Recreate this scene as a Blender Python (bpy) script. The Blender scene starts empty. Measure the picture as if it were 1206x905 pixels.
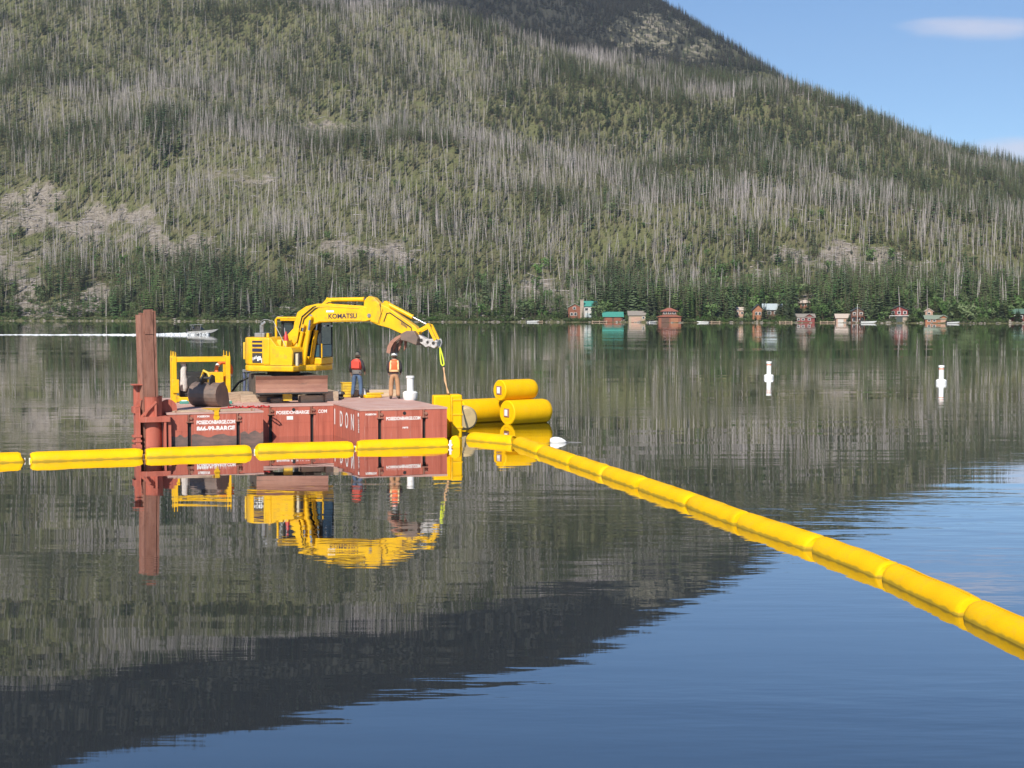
import bpy, bmesh, math, random
import numpy as np
from mathutils import Vector, Matrix

C = bpy.context.scene.collection
R = math.radians
# ------------------------------------------------------------------ camera, light, exposure
CAM_H, PITCH, FPX = 4.53, 2.91, 1700.0
cam = bpy.data.cameras.new('camera')
cam.sensor_width = 36.0
cam.lens = FPX / 1206.0 * 36.0
cam.clip_start, cam.clip_end = 0.5, 20000
camo = bpy.data.objects.new('camera', cam)
camo.location = (0, 0, CAM_H)
camo.rotation_euler = (R(90 - PITCH), 0, 0)
C.objects.link(camo)
bpy.context.scene.camera = camo

SUN_AZ, SUN_EL = 18.0, 38.0          # degrees left of straight behind the camera, height
w = bpy.data.worlds.new("World")
bpy.context.scene.world = w
w.use_nodes = True
wn, wl = w.node_tree.nodes, w.node_tree.links
bg = wn['Background']
sky = wn.new('ShaderNodeTexSky')
sky.sky_type = 'NISHITA'
sky.sun_disc = False
sky.sun_elevation = R(SUN_EL)
sky.sun_rotation = R(180 + SUN_AZ)
sky.altitude = 2500
sky.air_density = 1.0
sky.dust_density = 0.25
sky.ozone_density = 2.6
bg.inputs['Strength'].default_value = 0.095
# thin high cloud drifting over the whole sky
tc = wn.new('ShaderNodeTexCoord')
sep = wn.new('ShaderNodeSeparateXYZ'); wl.new(tc.outputs['Generated'], sep.inputs[0])
def wmath(op, a, b=None, clamp=False):
    m = wn.new('ShaderNodeMath'); m.operation = op; m.use_clamp = clamp
    for k, v in enumerate((a, b)):
        if v is None: continue
        if hasattr(v, 'node'): wl.new(v, m.inputs[k])
        else: m.inputs[k].default_value = v
    return m.outputs[0]
yy = wmath('MAXIMUM', sep.outputs['Y'], .05)
ca, cb_ = wmath('DIVIDE', sep.outputs['X'], yy), wmath('DIVIDE', sep.outputs['Z'], yy)
cv = wn.new('ShaderNodeCombineXYZ'); wl.new(wmath('MULTIPLY', ca, 10.0), cv.inputs[0]); wl.new(wmath('MULTIPLY', cb_, 42.0), cv.inputs[1])
nz = wn.new('ShaderNodeTexNoise'); nz.inputs['Scale'].default_value = 1.1
nz.inputs['Detail'].default_value = 7; nz.inputs['Roughness'].default_value = .58
wl.new(cv.outputs[0], nz.inputs['Vector'])
cover = None
for (x0, z0, hx, hz, k) in ((.318, .193, .064, .0105, 1.0), (.352, .110, .060, .0110, 1.0), (.62, .15, .16, .02, .9), (-.5, .42, .3, .04, .8)):
    dx = wmath('POWER', wmath('ABSOLUTE', wmath('DIVIDE', wmath('SUBTRACT', ca, x0), hx)), 2.0)
    dz = wmath('POWER', wmath('ABSOLUTE', wmath('DIVIDE', wmath('SUBTRACT', cb_, z0), hz)), 2.0)
    c = wmath('MULTIPLY', wmath('SUBTRACT', 1.0, wmath('ADD', dx, dz), True), k)
    cover = c if cover is None else wmath('MAXIMUM', cover, c)
rmp = wn.new('ShaderNodeMapRange'); rmp.interpolation_type = 'SMOOTHSTEP'
rmp.inputs['From Min'].default_value = 0.50; rmp.inputs['From Max'].default_value = 1.25
rmp.inputs['To Max'].default_value = 0.75
wl.new(wmath('ADD', nz.outputs['Fac'], wmath('MULTIPLY', cover, .55)), rmp.inputs['Value'])
cloudy = wmath('MULTIPLY', rmp.outputs[0], wmath('MULTIPLY', cover, 3.0, True))
mixw = wn.new('ShaderNodeMix'); mixw.data_type = 'RGBA'
wl.new(cloudy, mixw.inputs['Factor'])
hsv = wn.new('ShaderNodeHueSaturation'); hsv.inputs['Saturation'].default_value = 1.17; hsv.inputs['Value'].default_value = .97
wl.new(sky.outputs[0], hsv.inputs['Color']); wl.new(hsv.outputs[0], mixw.inputs[6]); mixw.inputs[7].default_value = (6.2, 6.0, 6.9, 1)
wl.new(mixw.outputs[2], bg.inputs['Color'])

sun = bpy.data.lights.new('sun', 'SUN')
sun.energy = 4.8
sun.angle = R(0.5)
sun.color = (1.0, 0.93, 0.82)
suno = bpy.data.objects.new('sun', sun)
C.objects.link(suno)
sd = Vector((-math.sin(R(SUN_AZ)) * math.cos(R(SUN_EL)), -math.cos(R(SUN_AZ)) * math.cos(R(SUN_EL)), math.sin(R(SUN_EL))))
suno.rotation_euler = sd.to_track_quat('Z', 'Y').to_euler()
suno.location = sd * 100

sc = bpy.context.scene
sc.view_settings.view_transform = 'Standard'
sc.view_settings.look = 'None'
sc.view_settings.exposure = 0.60
sc.view_settings.gamma = 1.0
sc.render.engine = 'CYCLES'
sc.cycles.max_bounces = 6
sc.cycles.use_denoising = True

# ------------------------------------------------------------------ helpers
def at_depth(px, py, D):
    """point seen at photo pixel (1206x905) lying D metres ahead of the lens plane"""
    X = (px - 603) / FPX * D
    Z = (452.5 - py) / FPX * D
    p = R(PITCH)
    return Vector((X, D * math.cos(p) + Z * math.sin(p), CAM_H - D * math.sin(p) + Z * math.cos(p)))

def on_level(px, py, z=0.0):
    """point seen at the photo pixel that lies on the level z"""
    d = at_depth(px, py, 1.0) - Vector((0, 0, CAM_H))
    t = (z - CAM_H) / d.z
    return Vector((0, 0, CAM_H)) + d * t

class MB:
    def __init__(s): s.v, s.f, s.m, s.M, s.mi = [], [], [], Matrix.Identity(4), 0
    def add(s, vs, fs):
        o = len(s.v)
        for p in vs: s.v.append(tuple(s.M @ Vector(p)))
        for f in fs:
            s.f.append(tuple(i + o for i in f)); s.m.append(s.mi)
        return s
    def box(s, c, d, rz=0, ry=0, rx=0, taper=1.0):
        hx, hy, hz = d[0] / 2, d[1] / 2, d[2] / 2
        m = Matrix.Translation(c) @ Matrix.Rotation(rz, 4, 'Z') @ Matrix.Rotation(ry, 4, 'Y') @ Matrix.Rotation(rx, 4, 'X')
        vs = []
        for z in (-1, 1):
            t = taper if z > 0 else 1
            for x, y in ((-1, -1), (1, -1), (1, 1), (-1, 1)):
                vs.append(m @ Vector((x * hx * t, y * hy * t, z * hz)))
        return s.add(vs, [(0, 3, 2, 1), (4, 5, 6, 7), (0, 1, 5, 4), (1, 2, 6, 5), (2, 3, 7, 6), (3, 0, 4, 7)])
    def bb(s, x0, x1, y0, y1, z0, z1):
        return s.box(((x0 + x1) / 2, (y0 + y1) / 2, (z0 + z1) / 2), (x1 - x0, y1 - y0, z1 - z0))
    def cyl(s, p0, p1, r0, r1=None, n=12, cap=True):
        return s.rings([p0, p1], [r0, r0 if r1 is None else r1], n, cap)
    def rings(s, pts, rad, n=10, cap=True):
        pts = [Vector(p) for p in pts]
        vs, fs = [], []
        prev = None
        for i, p in enumerate(pts):
            d = (pts[min(i + 1, len(pts) - 1)] - pts[max(i - 1, 0)])
            if d.length < 1e-9: d = Vector((0, 0, 1))
            d.normalize()
            if prev is None:
                a = Vector((0, 0, 1)) if abs(d.z) < .9 else Vector((1, 0, 0))
                x = d.cross(a).normalized()
            else:
                x = (prev - d * prev.dot(d)).normalized()
            prev = x
            y = d.cross(x)
            r = rad[i] if hasattr(rad, '__len__') else rad
            for k in range(n):
                t = 2 * math.pi * k / n
                vs.append(p + x * (r * math.cos(t)) + y * (r * math.sin(t)))
        for i in range(len(pts) - 1):
            for k in range(n):
                a, b = i * n + k, i * n + (k + 1) % n
                fs.append((a, b, b + n, a + n))
        if cap:
            fs.append(tuple(range(n - 1, -1, -1)))
            fs.append(tuple(range((len(pts) - 1) * n, len(pts) * n)))
        return s.add(vs, fs)
    def prism(s, poly, y0, y1):
        """polygon in (x, z) extruded from y0 to y1"""
        n = len(poly)
        vs = [(a, y0, b) for a, b in poly] + [(a, y1, b) for a, b in poly]
        fs = [tuple(range(n)), tuple(range(2 * n - 1, n - 1, -1))]
        for k in range(n): fs.append((k, n + k, n + (k + 1) % n, (k + 1) % n))
        return s.add(vs, fs)
    def slab(s, poly, z0, z1):
        """polygon in (x, y) extruded from z0 to z1"""
        n = len(poly)
        vs = [(a, b, z0) for a, b in poly] + [(a, b, z1) for a, b in poly]
        fs = [tuple(range(n - 1, -1, -1)), tuple(range(n, 2 * n))]
        for k in range(n): fs.append((k, (k + 1) % n, n + (k + 1) % n, n + k))
        return s.add(vs, fs)
    def ball(s, c, r, n=10, m=7):
        r = (r, r, r) if not hasattr(r, '__len__') else r
        vs = [(c[0], c[1], c[2] - r[2])]
        for i in range(1, m):
            t = math.pi * i / m - math.pi / 2
            for k in range(n):
                a = 2 * math.pi * k / n
                vs.append((c[0] + r[0] * math.cos(t) * math.cos(a), c[1] + r[1] * math.cos(t) * math.sin(a), c[2] + r[2] * math.sin(t)))
        vs.append((c[0], c[1], c[2] + r[2]))
        fs = [(0, 1 + (k + 1) % n, 1 + k) for k in range(n)]
        for i in range(m - 2):
            for k in range(n):
                a, b = 1 + i * n + k, 1 + i * n + (k + 1) % n
                fs.append((a, b, b + n, a + n))
        L = len(vs) - 1; o = 1 + (m - 2) * n
        fs += [(L, o + k, o + (k + 1) % n) for k in range(n)]
        return s.add(vs, fs)
    def mesh(s, name, mats):
        me = bpy.data.meshes.new(name)
        me.from_pydata(s.v, [], s.f)
        for m in (mats if isinstance(mats, (list, tuple)) else [mats]): me.materials.append(m)
        me.polygons.foreach_set('material_index', s.m)
        me.update()
        return me
    def build(s, name, mats, parent=None, smooth=None, bevel=0, seg=2):
        me = s.mesh(name, mats)
        bm = bmesh.new(); bm.from_mesh(me)
        bmesh.ops.recalc_face_normals(bm, faces=bm.faces)
        bm.to_mesh(me); bm.free()
        o = bpy.data.objects.new(name, me)
        C.objects.link(o)
        if parent: o.parent = parent
        if bevel:
            b = o.modifiers.new('bevel', 'BEVEL'); b.width = bevel; b.segments = seg; b.limit_method = 'ANGLE'; b.angle_limit = R(35)
            smooth = smooth or 40
        if smooth:
            me.shade_smooth()
            me.set_sharp_from_angle(angle=R(smooth))
        return o

def tag(o, label=None, cat=None, group=None, kind=None):
    if label: o['label'] = label
    if cat: o['category'] = cat
    if group: o['group'] = group
    if kind: o['kind'] = kind
    return o

def empty(name, loc, rz=0, label=None, cat=None, group=None, parent=None):
    o = bpy.data.objects.new(name, None); C.objects.link(o)
    o.empty_display_size = .3
    o.location = loc; o.rotation_euler = (0, 0, rz)
    if parent: o.parent = parent
    return tag(o, label, cat, group)

def copy_tree(o, parent=None):
    c = o.copy(); C.objects.link(c); c.parent = parent
    for ch in list(o.children): copy_tree(ch, c)
    return c

def text(name, body, size, mat, parent, loc, rot, width=None, ext=0.0015, bold=0.0):
    cu = bpy.data.curves.new(name, 'FONT')
    cu.body = body; cu.size = size; cu.extrude = ext; cu.offset = bold
    cu.align_x = 'CENTER'; cu.align_y = 'CENTER'; cu.resolution_u = 3
    t = bpy.data.objects.new(name, cu)
    C.objects.link(t)
    dg = bpy.context.evaluated_depsgraph_get()
    me = bpy.data.meshes.new_from_object(t.evaluated_get(dg))
    bpy.data.objects.remove(t)
    me.name = name
    if width:
        xs = [v.co.x for v in me.vertices]; k = width / (max(xs) - min(xs))
        for v in me.vertices: v.co.x *= k
    me.materials.clear(); me.materials.append(mat)
    o = bpy.data.objects.new(name, me); C.objects.link(o)
    o.parent = parent; o.location = loc; o.rotation_euler = rot
    return o

def bake(o):
    """apply the modifiers of a built object"""
    dg = bpy.context.evaluated_depsgraph_get()
    me = bpy.data.meshes.new_from_object(o.evaluated_get(dg))
    me.name = o.name
    o.modifiers.clear(); o.data = me
    me.shade_smooth()
    return o

# ------------------------------------------------------------------ materials
def mat(name, c1, c2=None, rough=.6, metal=0, scale=4.0, lo=.35, hi=.65, bump=0.0, bscale=None, detail=6, stretch=(1, 1, 1), c3=None, s3=1.0, lo3=.55, hi3=.7, rnd=0.0, spec=.5, trans=0.0):
    m = bpy.data.materials.new(name); m.use_nodes = True
    n, l = m.node_tree.nodes, m.node_tree.links
    b = n['Principled BSDF']
    b.inputs['Roughness'].default_value = rough
    b.inputs['Metallic'].default_value = metal
    b.inputs['Specular IOR Level'].default_value = spec
    tcn = n.new('ShaderNodeTexCoord'); mpn = n.new('ShaderNodeMapping')
    mpn.inputs['Scale'].default_value = stretch
    l.new(tcn.outputs['Object'], mpn.inputs[0])
    col = None
    if c2 is None: c2 = tuple(min(1, x * .8) for x in c1)
    nt = n.new('ShaderNodeTexNoise'); nt.inputs['Scale'].default_value = scale; nt.inputs['Detail'].default_value = detail
    nt.inputs['Roughness'].default_value = .6
    l.new(mpn.outputs[0], nt.inputs['Vector'])
    mr = n.new('ShaderNodeMapRange'); mr.inputs['From Min'].default_value = lo; mr.inputs['From Max'].default_value = hi
    l.new(nt.outputs['Fac'], mr.inputs['Value'])
    mi = n.new('ShaderNodeMix'); mi.data_type = 'RGBA'
    l.new(mr.outputs[0], mi.inputs['Factor'])
    mi.inputs[6].default_value = (*c1, 1); mi.inputs[7].default_value = (*c2, 1)
    col = mi.outputs[2]
    if c3:
        n3 = n.new('ShaderNodeTexNoise'); n3.inputs['Scale'].default_value = s3; n3.inputs['Detail'].default_value = 8; n3.inputs['Roughness'].default_value = .7
        l.new(mpn.outputs[0], n3.inputs['Vector'])
        m3 = n.new('ShaderNodeMapRange'); m3.inputs['From Min'].default_value = lo3; m3.inputs['From Max'].default_value = hi3
        l.new(n3.outputs['Fac'], m3.inputs['Value'])
        x3 = n.new('ShaderNodeMix'); x3.data_type = 'RGBA'
        l.new(m3.outputs[0], x3.inputs['Factor']); l.new(col, x3.inputs[6]); x3.inputs[7].default_value = (*c3, 1)
        col = x3.outputs[2]
    if rnd:
        oi = n.new('ShaderNodeObjectInfo')
        hs = n.new('ShaderNodeHueSaturation')
        v = n.new('ShaderNodeMapRange'); v.inputs['To Min'].default_value = 1 - rnd; v.inputs['To Max'].default_value = 1 + rnd
        l.new(oi.outputs['Random'], v.inputs['Value']); l.new(v.outputs[0], hs.inputs['Value'])
        wnz = n.new('ShaderNodeTexWhiteNoise'); wnz.noise_dimensions = '1D'; l.new(oi.outputs['Random'], wnz.inputs['W'])
        h = n.new('ShaderNodeMapRange'); h.inputs['To Min'].default_value = .5 - rnd * .07; h.inputs['To Max'].default_value = .5 + rnd * .07
        l.new(wnz.outputs['Value'], h.inputs['Value']); l.new(h.outputs[0], hs.inputs['Hue'])
        s_ = n.new('ShaderNodeMapRange'); s_.inputs['To Min'].default_value = .75; s_.inputs['To Max'].default_value = 1.15
        l.new(wnz.outputs['Value'], s_.inputs['Value']); l.new(s_.outputs[0], hs.inputs['Saturation'])
        l.new(col, hs.inputs['Color']); col = hs.outputs[0]
    l.new(col, b.inputs['Base Color'])
    if bump:
        nb = n.new('ShaderNodeTexNoise'); nb.inputs['Scale'].default_value = bscale or scale * 3; nb.inputs['Detail'].default_value = 5
        l.new(mpn.outputs[0], nb.inputs['Vector'])
        bp = n.new('ShaderNodeBump'); bp.inputs['Strength'].default_value = bump; bp.inputs['Distance'].default_value = .03
        l.new(nb.outputs['Fac'], bp.inputs['Height']); l.new(bp.outputs[0], b.inputs['Normal'])
    return m

M = {}
M['yellow'] = mat('yellow_paint', (.80, .47, .008), (.70, .39, .010), .38, scale=2, c3=(.34, .20, .06), s3=3.0, lo3=.52, hi3=.80, spec=.35)
M['yellow_float'] = mat('yellow_float_fabric', (.84, .485, .002), (.77, .43, .002), .6, scale=1.6, bump=.3, bscale=4, c3=(.60, .38, .03), s3=2.2, lo3=.56, hi3=.8, spec=.15)
M['yellow_dirty'] = mat('worn_yellow_paint', (.75, .50, .02), (.5, .33, .05), .5, scale=5, c3=(.14, .09, .05), s3=4, lo3=.62, hi3=.72)
M['barge'] = mat('oxide_red_paint', (.44, .125, .085), (.29, .075, .052), .62, scale=1.6, lo=.48, hi=.74, stretch=(4, 4, .25), bump=.3, bscale=6, c3=(.54, .26, .21), s3=2.6, lo3=.56, hi3=.80, spec=.25)
M['barge_side'] = M['barge']
M['deck'] = mat('dusty_deck_plate', (.52, .36, .32), (.46, .27, .23), .8, scale=1.5, c3=(.33, .21, .18), s3=3.5, lo3=.57, hi3=.75, spec=.2)
M['stain'] = mat('waterline_stain', (.10, .075, .068), (.20, .12, .10), .7, scale=2.5, stretch=(1, 1, 3))
M['rust'] = mat('rusty_steel', (.26, .115, .08), (.34, .17, .125), .75, scale=2.2, stretch=(2, 2, .4), bump=.3, bscale=14, c3=(.13, .06, .045), s3=4, lo3=.52, hi3=.7, spec=.2)
M['blade'] = mat('scoured_blade_steel', (.34, .17, .115), (.26, .12, .085), .6, scale=2.5, stretch=(.6, 1, 2), c3=(.18, .10, .075), s3=3, lo3=.56, hi3=.7)
M['dark'] = mat('dark_steel', (.028, .026, .026), (.05, .045, .04), .6, scale=5)
M['black'] = mat('black_rubber', (.012, .012, .013), (.022, .022, .022), .6, scale=6)
M['bucket'] = mat('worn_bucket_steel', (.13, .10, .085), (.21, .145, .115), .5, scale=3, metal=.2, c3=(.2, .13, .09), s3=5)
M['chrome'] = mat('chrome_rod', (.6, .6, .62), (.5, .5, .5), .2, metal=1)
M['steel'] = mat('grey_steel', (.30, .30, .31), (.2, .2, .2), .5, metal=.3, scale=6)
M['white'] = mat('white_paint', (.78, .78, .76), (.68, .68, .66), .5, scale=4)
M['letter'] = mat('white_stencil', (.80, .77, .75), (.62, .54, .52), .6, scale=14, lo=.5, hi=.7)
M['letterdark'] = mat('dark_blue_print', (.02, .018, .05), (.03, .025, .06), .4)
M['glass'] = mat('tinted_glass', (.016, .022, .027), (.02, .028, .03), .08, scale=3, spec=.6)
M['blueglass'] = mat('blue_tinted_glass', (.03, .07, .10), (.04, .09, .12), .15, scale=3)
M['wood'] = mat('weathered_timber', (.46, .35, .25), (.33, .24, .17), .8, scale=3, stretch=(1, 5, 5), bump=.4, bscale=18, c3=(.2, .14, .1), s3=6, lo3=.55, hi3=.7)
M['palewood'] = mat('pale_cut_timber', (.55, .42, .29), (.42, .32, .22), .8, scale=3, stretch=(1, 5, 5), bump=.3)
M['teal'] = mat('teal_paint', (.07, .30, .24), (.06, .24, .2), .6)
M['orange'] = mat('life_ring_orange', (.72, .15, .03), (.6, .12, .03), .5)
M['red'] = mat('signal_red', (.50, .035, .03), (.4, .03, .03), .45)
M['cloth'] = mat('pale_canvas', (.62, .58, .54), (.45, .42, .40), .9, scale=8, stretch=(3, 3, .5), bump=.6)
M['tan'] = mat('tan_plastic', (.55, .42, .22), (.48, .36, .19), .5)
M['blue'] = mat('blue_hose', (.06, .08, .16), (.12, .13, .2), .5)
M['strap'] = mat('lime_yellow_webbing', (.55, .62, .03), (.45, .5, .03), .7)
M['rope'] = mat('orange_tan_rope', (.55, .28, .12), (.6, .42, .25), .8, scale=20)
M['cream'] = mat('cream_paint', (.60, .52, .36), (.5, .43, .3), .6)
M['track'] = mat('dusty_track_steel', (.13, .105, .085), (.07, .06, .05), .7, scale=4, c3=(.24, .19, .15), s3=6, lo3=.55, hi3=.7)
M['coupler'] = mat('worn_pale_steel', (.55, .53, .52), (.30, .28, .27), .5, scale=6, c3=(.16, .13, .11), s3=7, lo3=.56, hi3=.7)
M['boom_fabric'] = mat('boom_float_fabric', (.84, .485, .002), (.77, .43, .002), .6, scale=1.6, bump=.5, bscale=3.2, c3=(.60, .38, .03), s3=2.2, lo3=.56, hi3=.8, spec=.15)
def scum_line(m, h=.055):
    """a thin line of lake scum where the tube meets the water"""
    n, l = m.node_tree.nodes, m.node_tree.links
    b = n['Principled BSDF']; src = b.inputs['Base Color'].links[0].from_socket
    t = n.new('ShaderNodeTexCoord'); s = n.new('ShaderNodeSeparateXYZ'); l.new(t.outputs['Object'], s.inputs[0])
    z = n.new('ShaderNodeTexNoise'); z.inputs['Scale'].default_value = 3.5; z.inputs['Detail'].default_value = 6; l.new(t.outputs['Object'], z.inputs['Vector'])
    a = n.new('ShaderNodeMath'); a.operation = 'MULTIPLY_ADD'; l.new(z.outputs['Fac'], a.inputs[0]); a.inputs[1].default_value = -.12; l.new(s.outputs['Z'], a.inputs[2])
    r = n.new('ShaderNodeMapRange'); r.inputs['From Min'].default_value = h - .06; r.inputs['From Max'].default_value = h - .06 - .03; l.new(a.outputs[0], r.inputs['Value'])
    r.inputs['To Max'].default_value = .75
    x = n.new('ShaderNodeMix'); x.data_type = 'RGBA'; l.new(r.outputs[0], x.inputs['Factor']); l.new(src, x.inputs[6]); x.inputs[7].default_value = (.30, .22, .03, 1)
    l.new(x.outputs[2], b.inputs['Base Color'])
scum_line(M['boom_fabric'])
M['steel_white'] = mat('greyed_white_gelcoat', (.50, .49, .47), (.40, .39, .38), .4)
# ------------------------------------------------------------------ terrain
TP = math.tan(R(PITCH))
def slope_at(y):                      # tangent of the elevation seen at photo row y
    return np.tan(np.arctan((452.5 - np.asarray(y, float)) / FPX) - R(PITCH))
CREST = [(-1500, -90), (-500, -80), (0, -62), (150, -42), (300, -8), (400, 5), (480, 12), (600, 38), (700, 60), (780, 82), (900, 106), (960, 125), (1050, 158), (1206, 214), (1500, 280), (2000, 335), (3200, 352)]
SKYL = [(-1500, -210), (-500, -205), (0, -185), (150, -152), (400, -110), (600, -62), (700, -26), (780, 3), (830, 37), (880, 74), (950, 118), (1040, 148), (1130, 174), (1206, 203), (1400, 254), (1700, 305), (2300, 340), (3200, 352)]
def shore_y(t):
    u = 603 + FPX * t
    u = np.clip(u, -900, 2200)
    return 7701.0 / (12.0 + 3.2 * u / 1206.0 + .0 * u) + 6 * np.sin(u / 47.0) + 4 * np.sin(u / 19.0 + 1)
_rs = np.random.RandomState(5)
_W = [(lam, amp, _rs.uniform(0, 6.28), _rs.uniform(0, 6.28)) for lam, amp, n in ((340, 9, 3), (170, 4.5, 4), (80, 2.2, 5), (36, 1.0, 6)) for _ in range(n)]
def rough(X, Y):
    s = np.zeros_like(X)
    for lam, amp, th, ph in _W:
        s = s + amp * .5 * np.sin((X * math.cos(th) + Y * math.sin(th)) * 6.283 / lam + ph)
    return s
def field(X, Y, lam, seed):
    r = np.random.RandomState(seed); s = np.zeros_like(X)
    for k in range(9):
        th, ph, l = r.uniform(0, 6.28), r.uniform(0, 6.28), lam * r.uniform(.45, 1.8)
        s = s + np.sin((X * math.cos(th) + Y * math.sin(th)) * 6.283 / l + ph)
    return s / 3.0
def ground(t, y):
    t, y = np.broadcast_arrays(np.asarray(t, float), np.asarray(y, float))
    u = 603 + FPX * t
    ys = shore_y(t)
    mc = slope_at(np.interp(u, *zip(*CREST))); mb = slope_at(np.interp(u, *zip(*SKYL)))
    yc = np.interp(u, [-500, 300, 780, 1206, 2000], [1330, 1330, 1300, 1180, 1150])
    yb = np.interp(u, [-500, 700, 950, 1206, 2000], [2250, 2150, 1850, 1550, 1500])
    q = np.clip((y - ys) / (yc - ys), 0, 1)
    m0 = -CAM_H / ys
    g = 1 - (1 - q) ** 1.35
    m = m0 + (mc - m0) * g
    r = np.clip((y - yc) / (yb - yc), 0, 1)
    dip = .035 * np.clip((mb - mc) * 14, 0, 1)
    sm = r * r * (3 - 2 * r)
    m = np.where(y > yc, mc + (mb - mc) * sm - dip * np.sin(np.pi * np.clip(r, 0, 1)) * (1 - r), m)
    z = CAM_H + m * y
    zb = CAM_H + mb * yb
    z = np.where(y > yb, zb - .3 * (y - yb), z)
    z = z + rough(t * y, y) * np.clip((y - ys) / 160, 0, 1) * np.where(y > yb - 250, .6, 1)
    bank = np.clip((y - ys) / 6.0, -4, 1)
    z = np.where(y < ys + 6, np.minimum(z, bank * .55 + .1), z)
    z = np.where((y >= ys) & (y < ys + 60), np.maximum(z, np.clip((y - ys) / 6, 0, 1) * .55 + .05), z)
    return z
def project(X, Y, Z):
    p = R(PITCH); z = Z - CAM_H
    d = Y * math.cos(p) - z * math.sin(p)
    return 603 + FPX * X / d, 452.5 - FPX * (Y * math.sin(p) + z * math.cos(p)) / d

# bare stony clearings on the slope, seen at (px, py) with half sizes
PATCH = [(60, 228, 66, 13, .9), (120, 262, 74, 20, .9), (30, 262, 60, 22, .8), (210, 290, 40, 20, .8), (60, 366, 62, 11, 1), (118, 352, 46, 14, 1), (22, 335, 35, 22, .8),
         (25, 300, 40, 14, .6), (985, 302, 62, 17, 1), (1040, 316, 46, 12, .8), (380, 156, 46, 12, .7), (430, 296, 66, 16, .7), (460, 348, 60, 14, .8), (340, 372, 40, 9, .6), (620, 350, 26, 22, .7),
         (770, 42, 50, 36, .42), (820, 66, 34, 22, .4), (290, 210, 50, 10, .5), (860, 340, 26, 16, .6), (900, 322, 30, 10, .45), (560, 362, 30, 10, .5), (660, 360, 30, 14, .5), (640, 338, 20, 10, .5),
         (1150, 340, 18, 10, .4), (1070, 355, 20, 10, .4), (945, 352, 18, 9, .6)]
def bare(px, py, wob):
    b = np.zeros_like(px)
    for x, y, rx, ry, k in PATCH:
        d = ((px - x) / rx) ** 2 + ((py - y) / ry) ** 2
        b = np.maximum(b, k * np.clip(1.1 - d - .75 * wob, 0, 1))
    return np.clip(b, 0, 1)

nt_, ny_ = 300, 190
ts = np.linspace(-.75, .75, nt_)
qs = np.concatenate([np.linspace(-.03, .03, 9), np.linspace(.04, 1, ny_ - 9) ** 1.25 * .97 + .03])
Tg, Qg = np.meshgrid(ts, qs)
Yg = shore_y(Tg) + Qg * (2900 - shore_y(Tg))
Yg = np.where(Qg < 0, shore_y(Tg) + Qg * 900, Yg)
Xg = Tg * Yg
Zg = ground(Tg, Yg)
gx, gy = project(Xg, Yg, Zg)
barev = bare(gx, gy, (field(Xg, Yg, 34, 3) * .7 + field(Xg, Yg, 15, 4) * .6)) * (Yg > shore_y(Tg))
hm = bpy.data.meshes.new('hillside')
idx = np.arange(nt_ * ny_).reshape(ny_, nt_)
fc = np.stack([idx[:-1, :-1], idx[:-1, 1:], idx[1:, 1:], idx[1:, :-1]], -1).reshape(-1, 4)
hm.from_pydata(np.stack([Xg, Yg, Zg], -1).reshape(-1, 3).tolist(), [], fc.tolist())
at = hm.attributes.new('bare', 'FLOAT', 'POINT'); at.data.foreach_set('value', barev.reshape(-1).astype(np.float32))
def cloud_shade_zone(px, y):  # back mountain, where cloud shade is put into the tree and ground colours
    return np.clip((y - np.interp(px, [-500, 300, 780, 1206, 2000], [1330, 1330, 1300, 1180, 1150]) - 20) / 90, 0, 1) * np.clip((960 - px) / 170, 0, 1)
at = hm.attributes.new('fir_zone', 'FLOAT', 'POINT'); at.data.foreach_set('value', cloud_shade_zone(gx, Yg).reshape(-1).astype(np.float32))
hm.shade_smooth()
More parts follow.
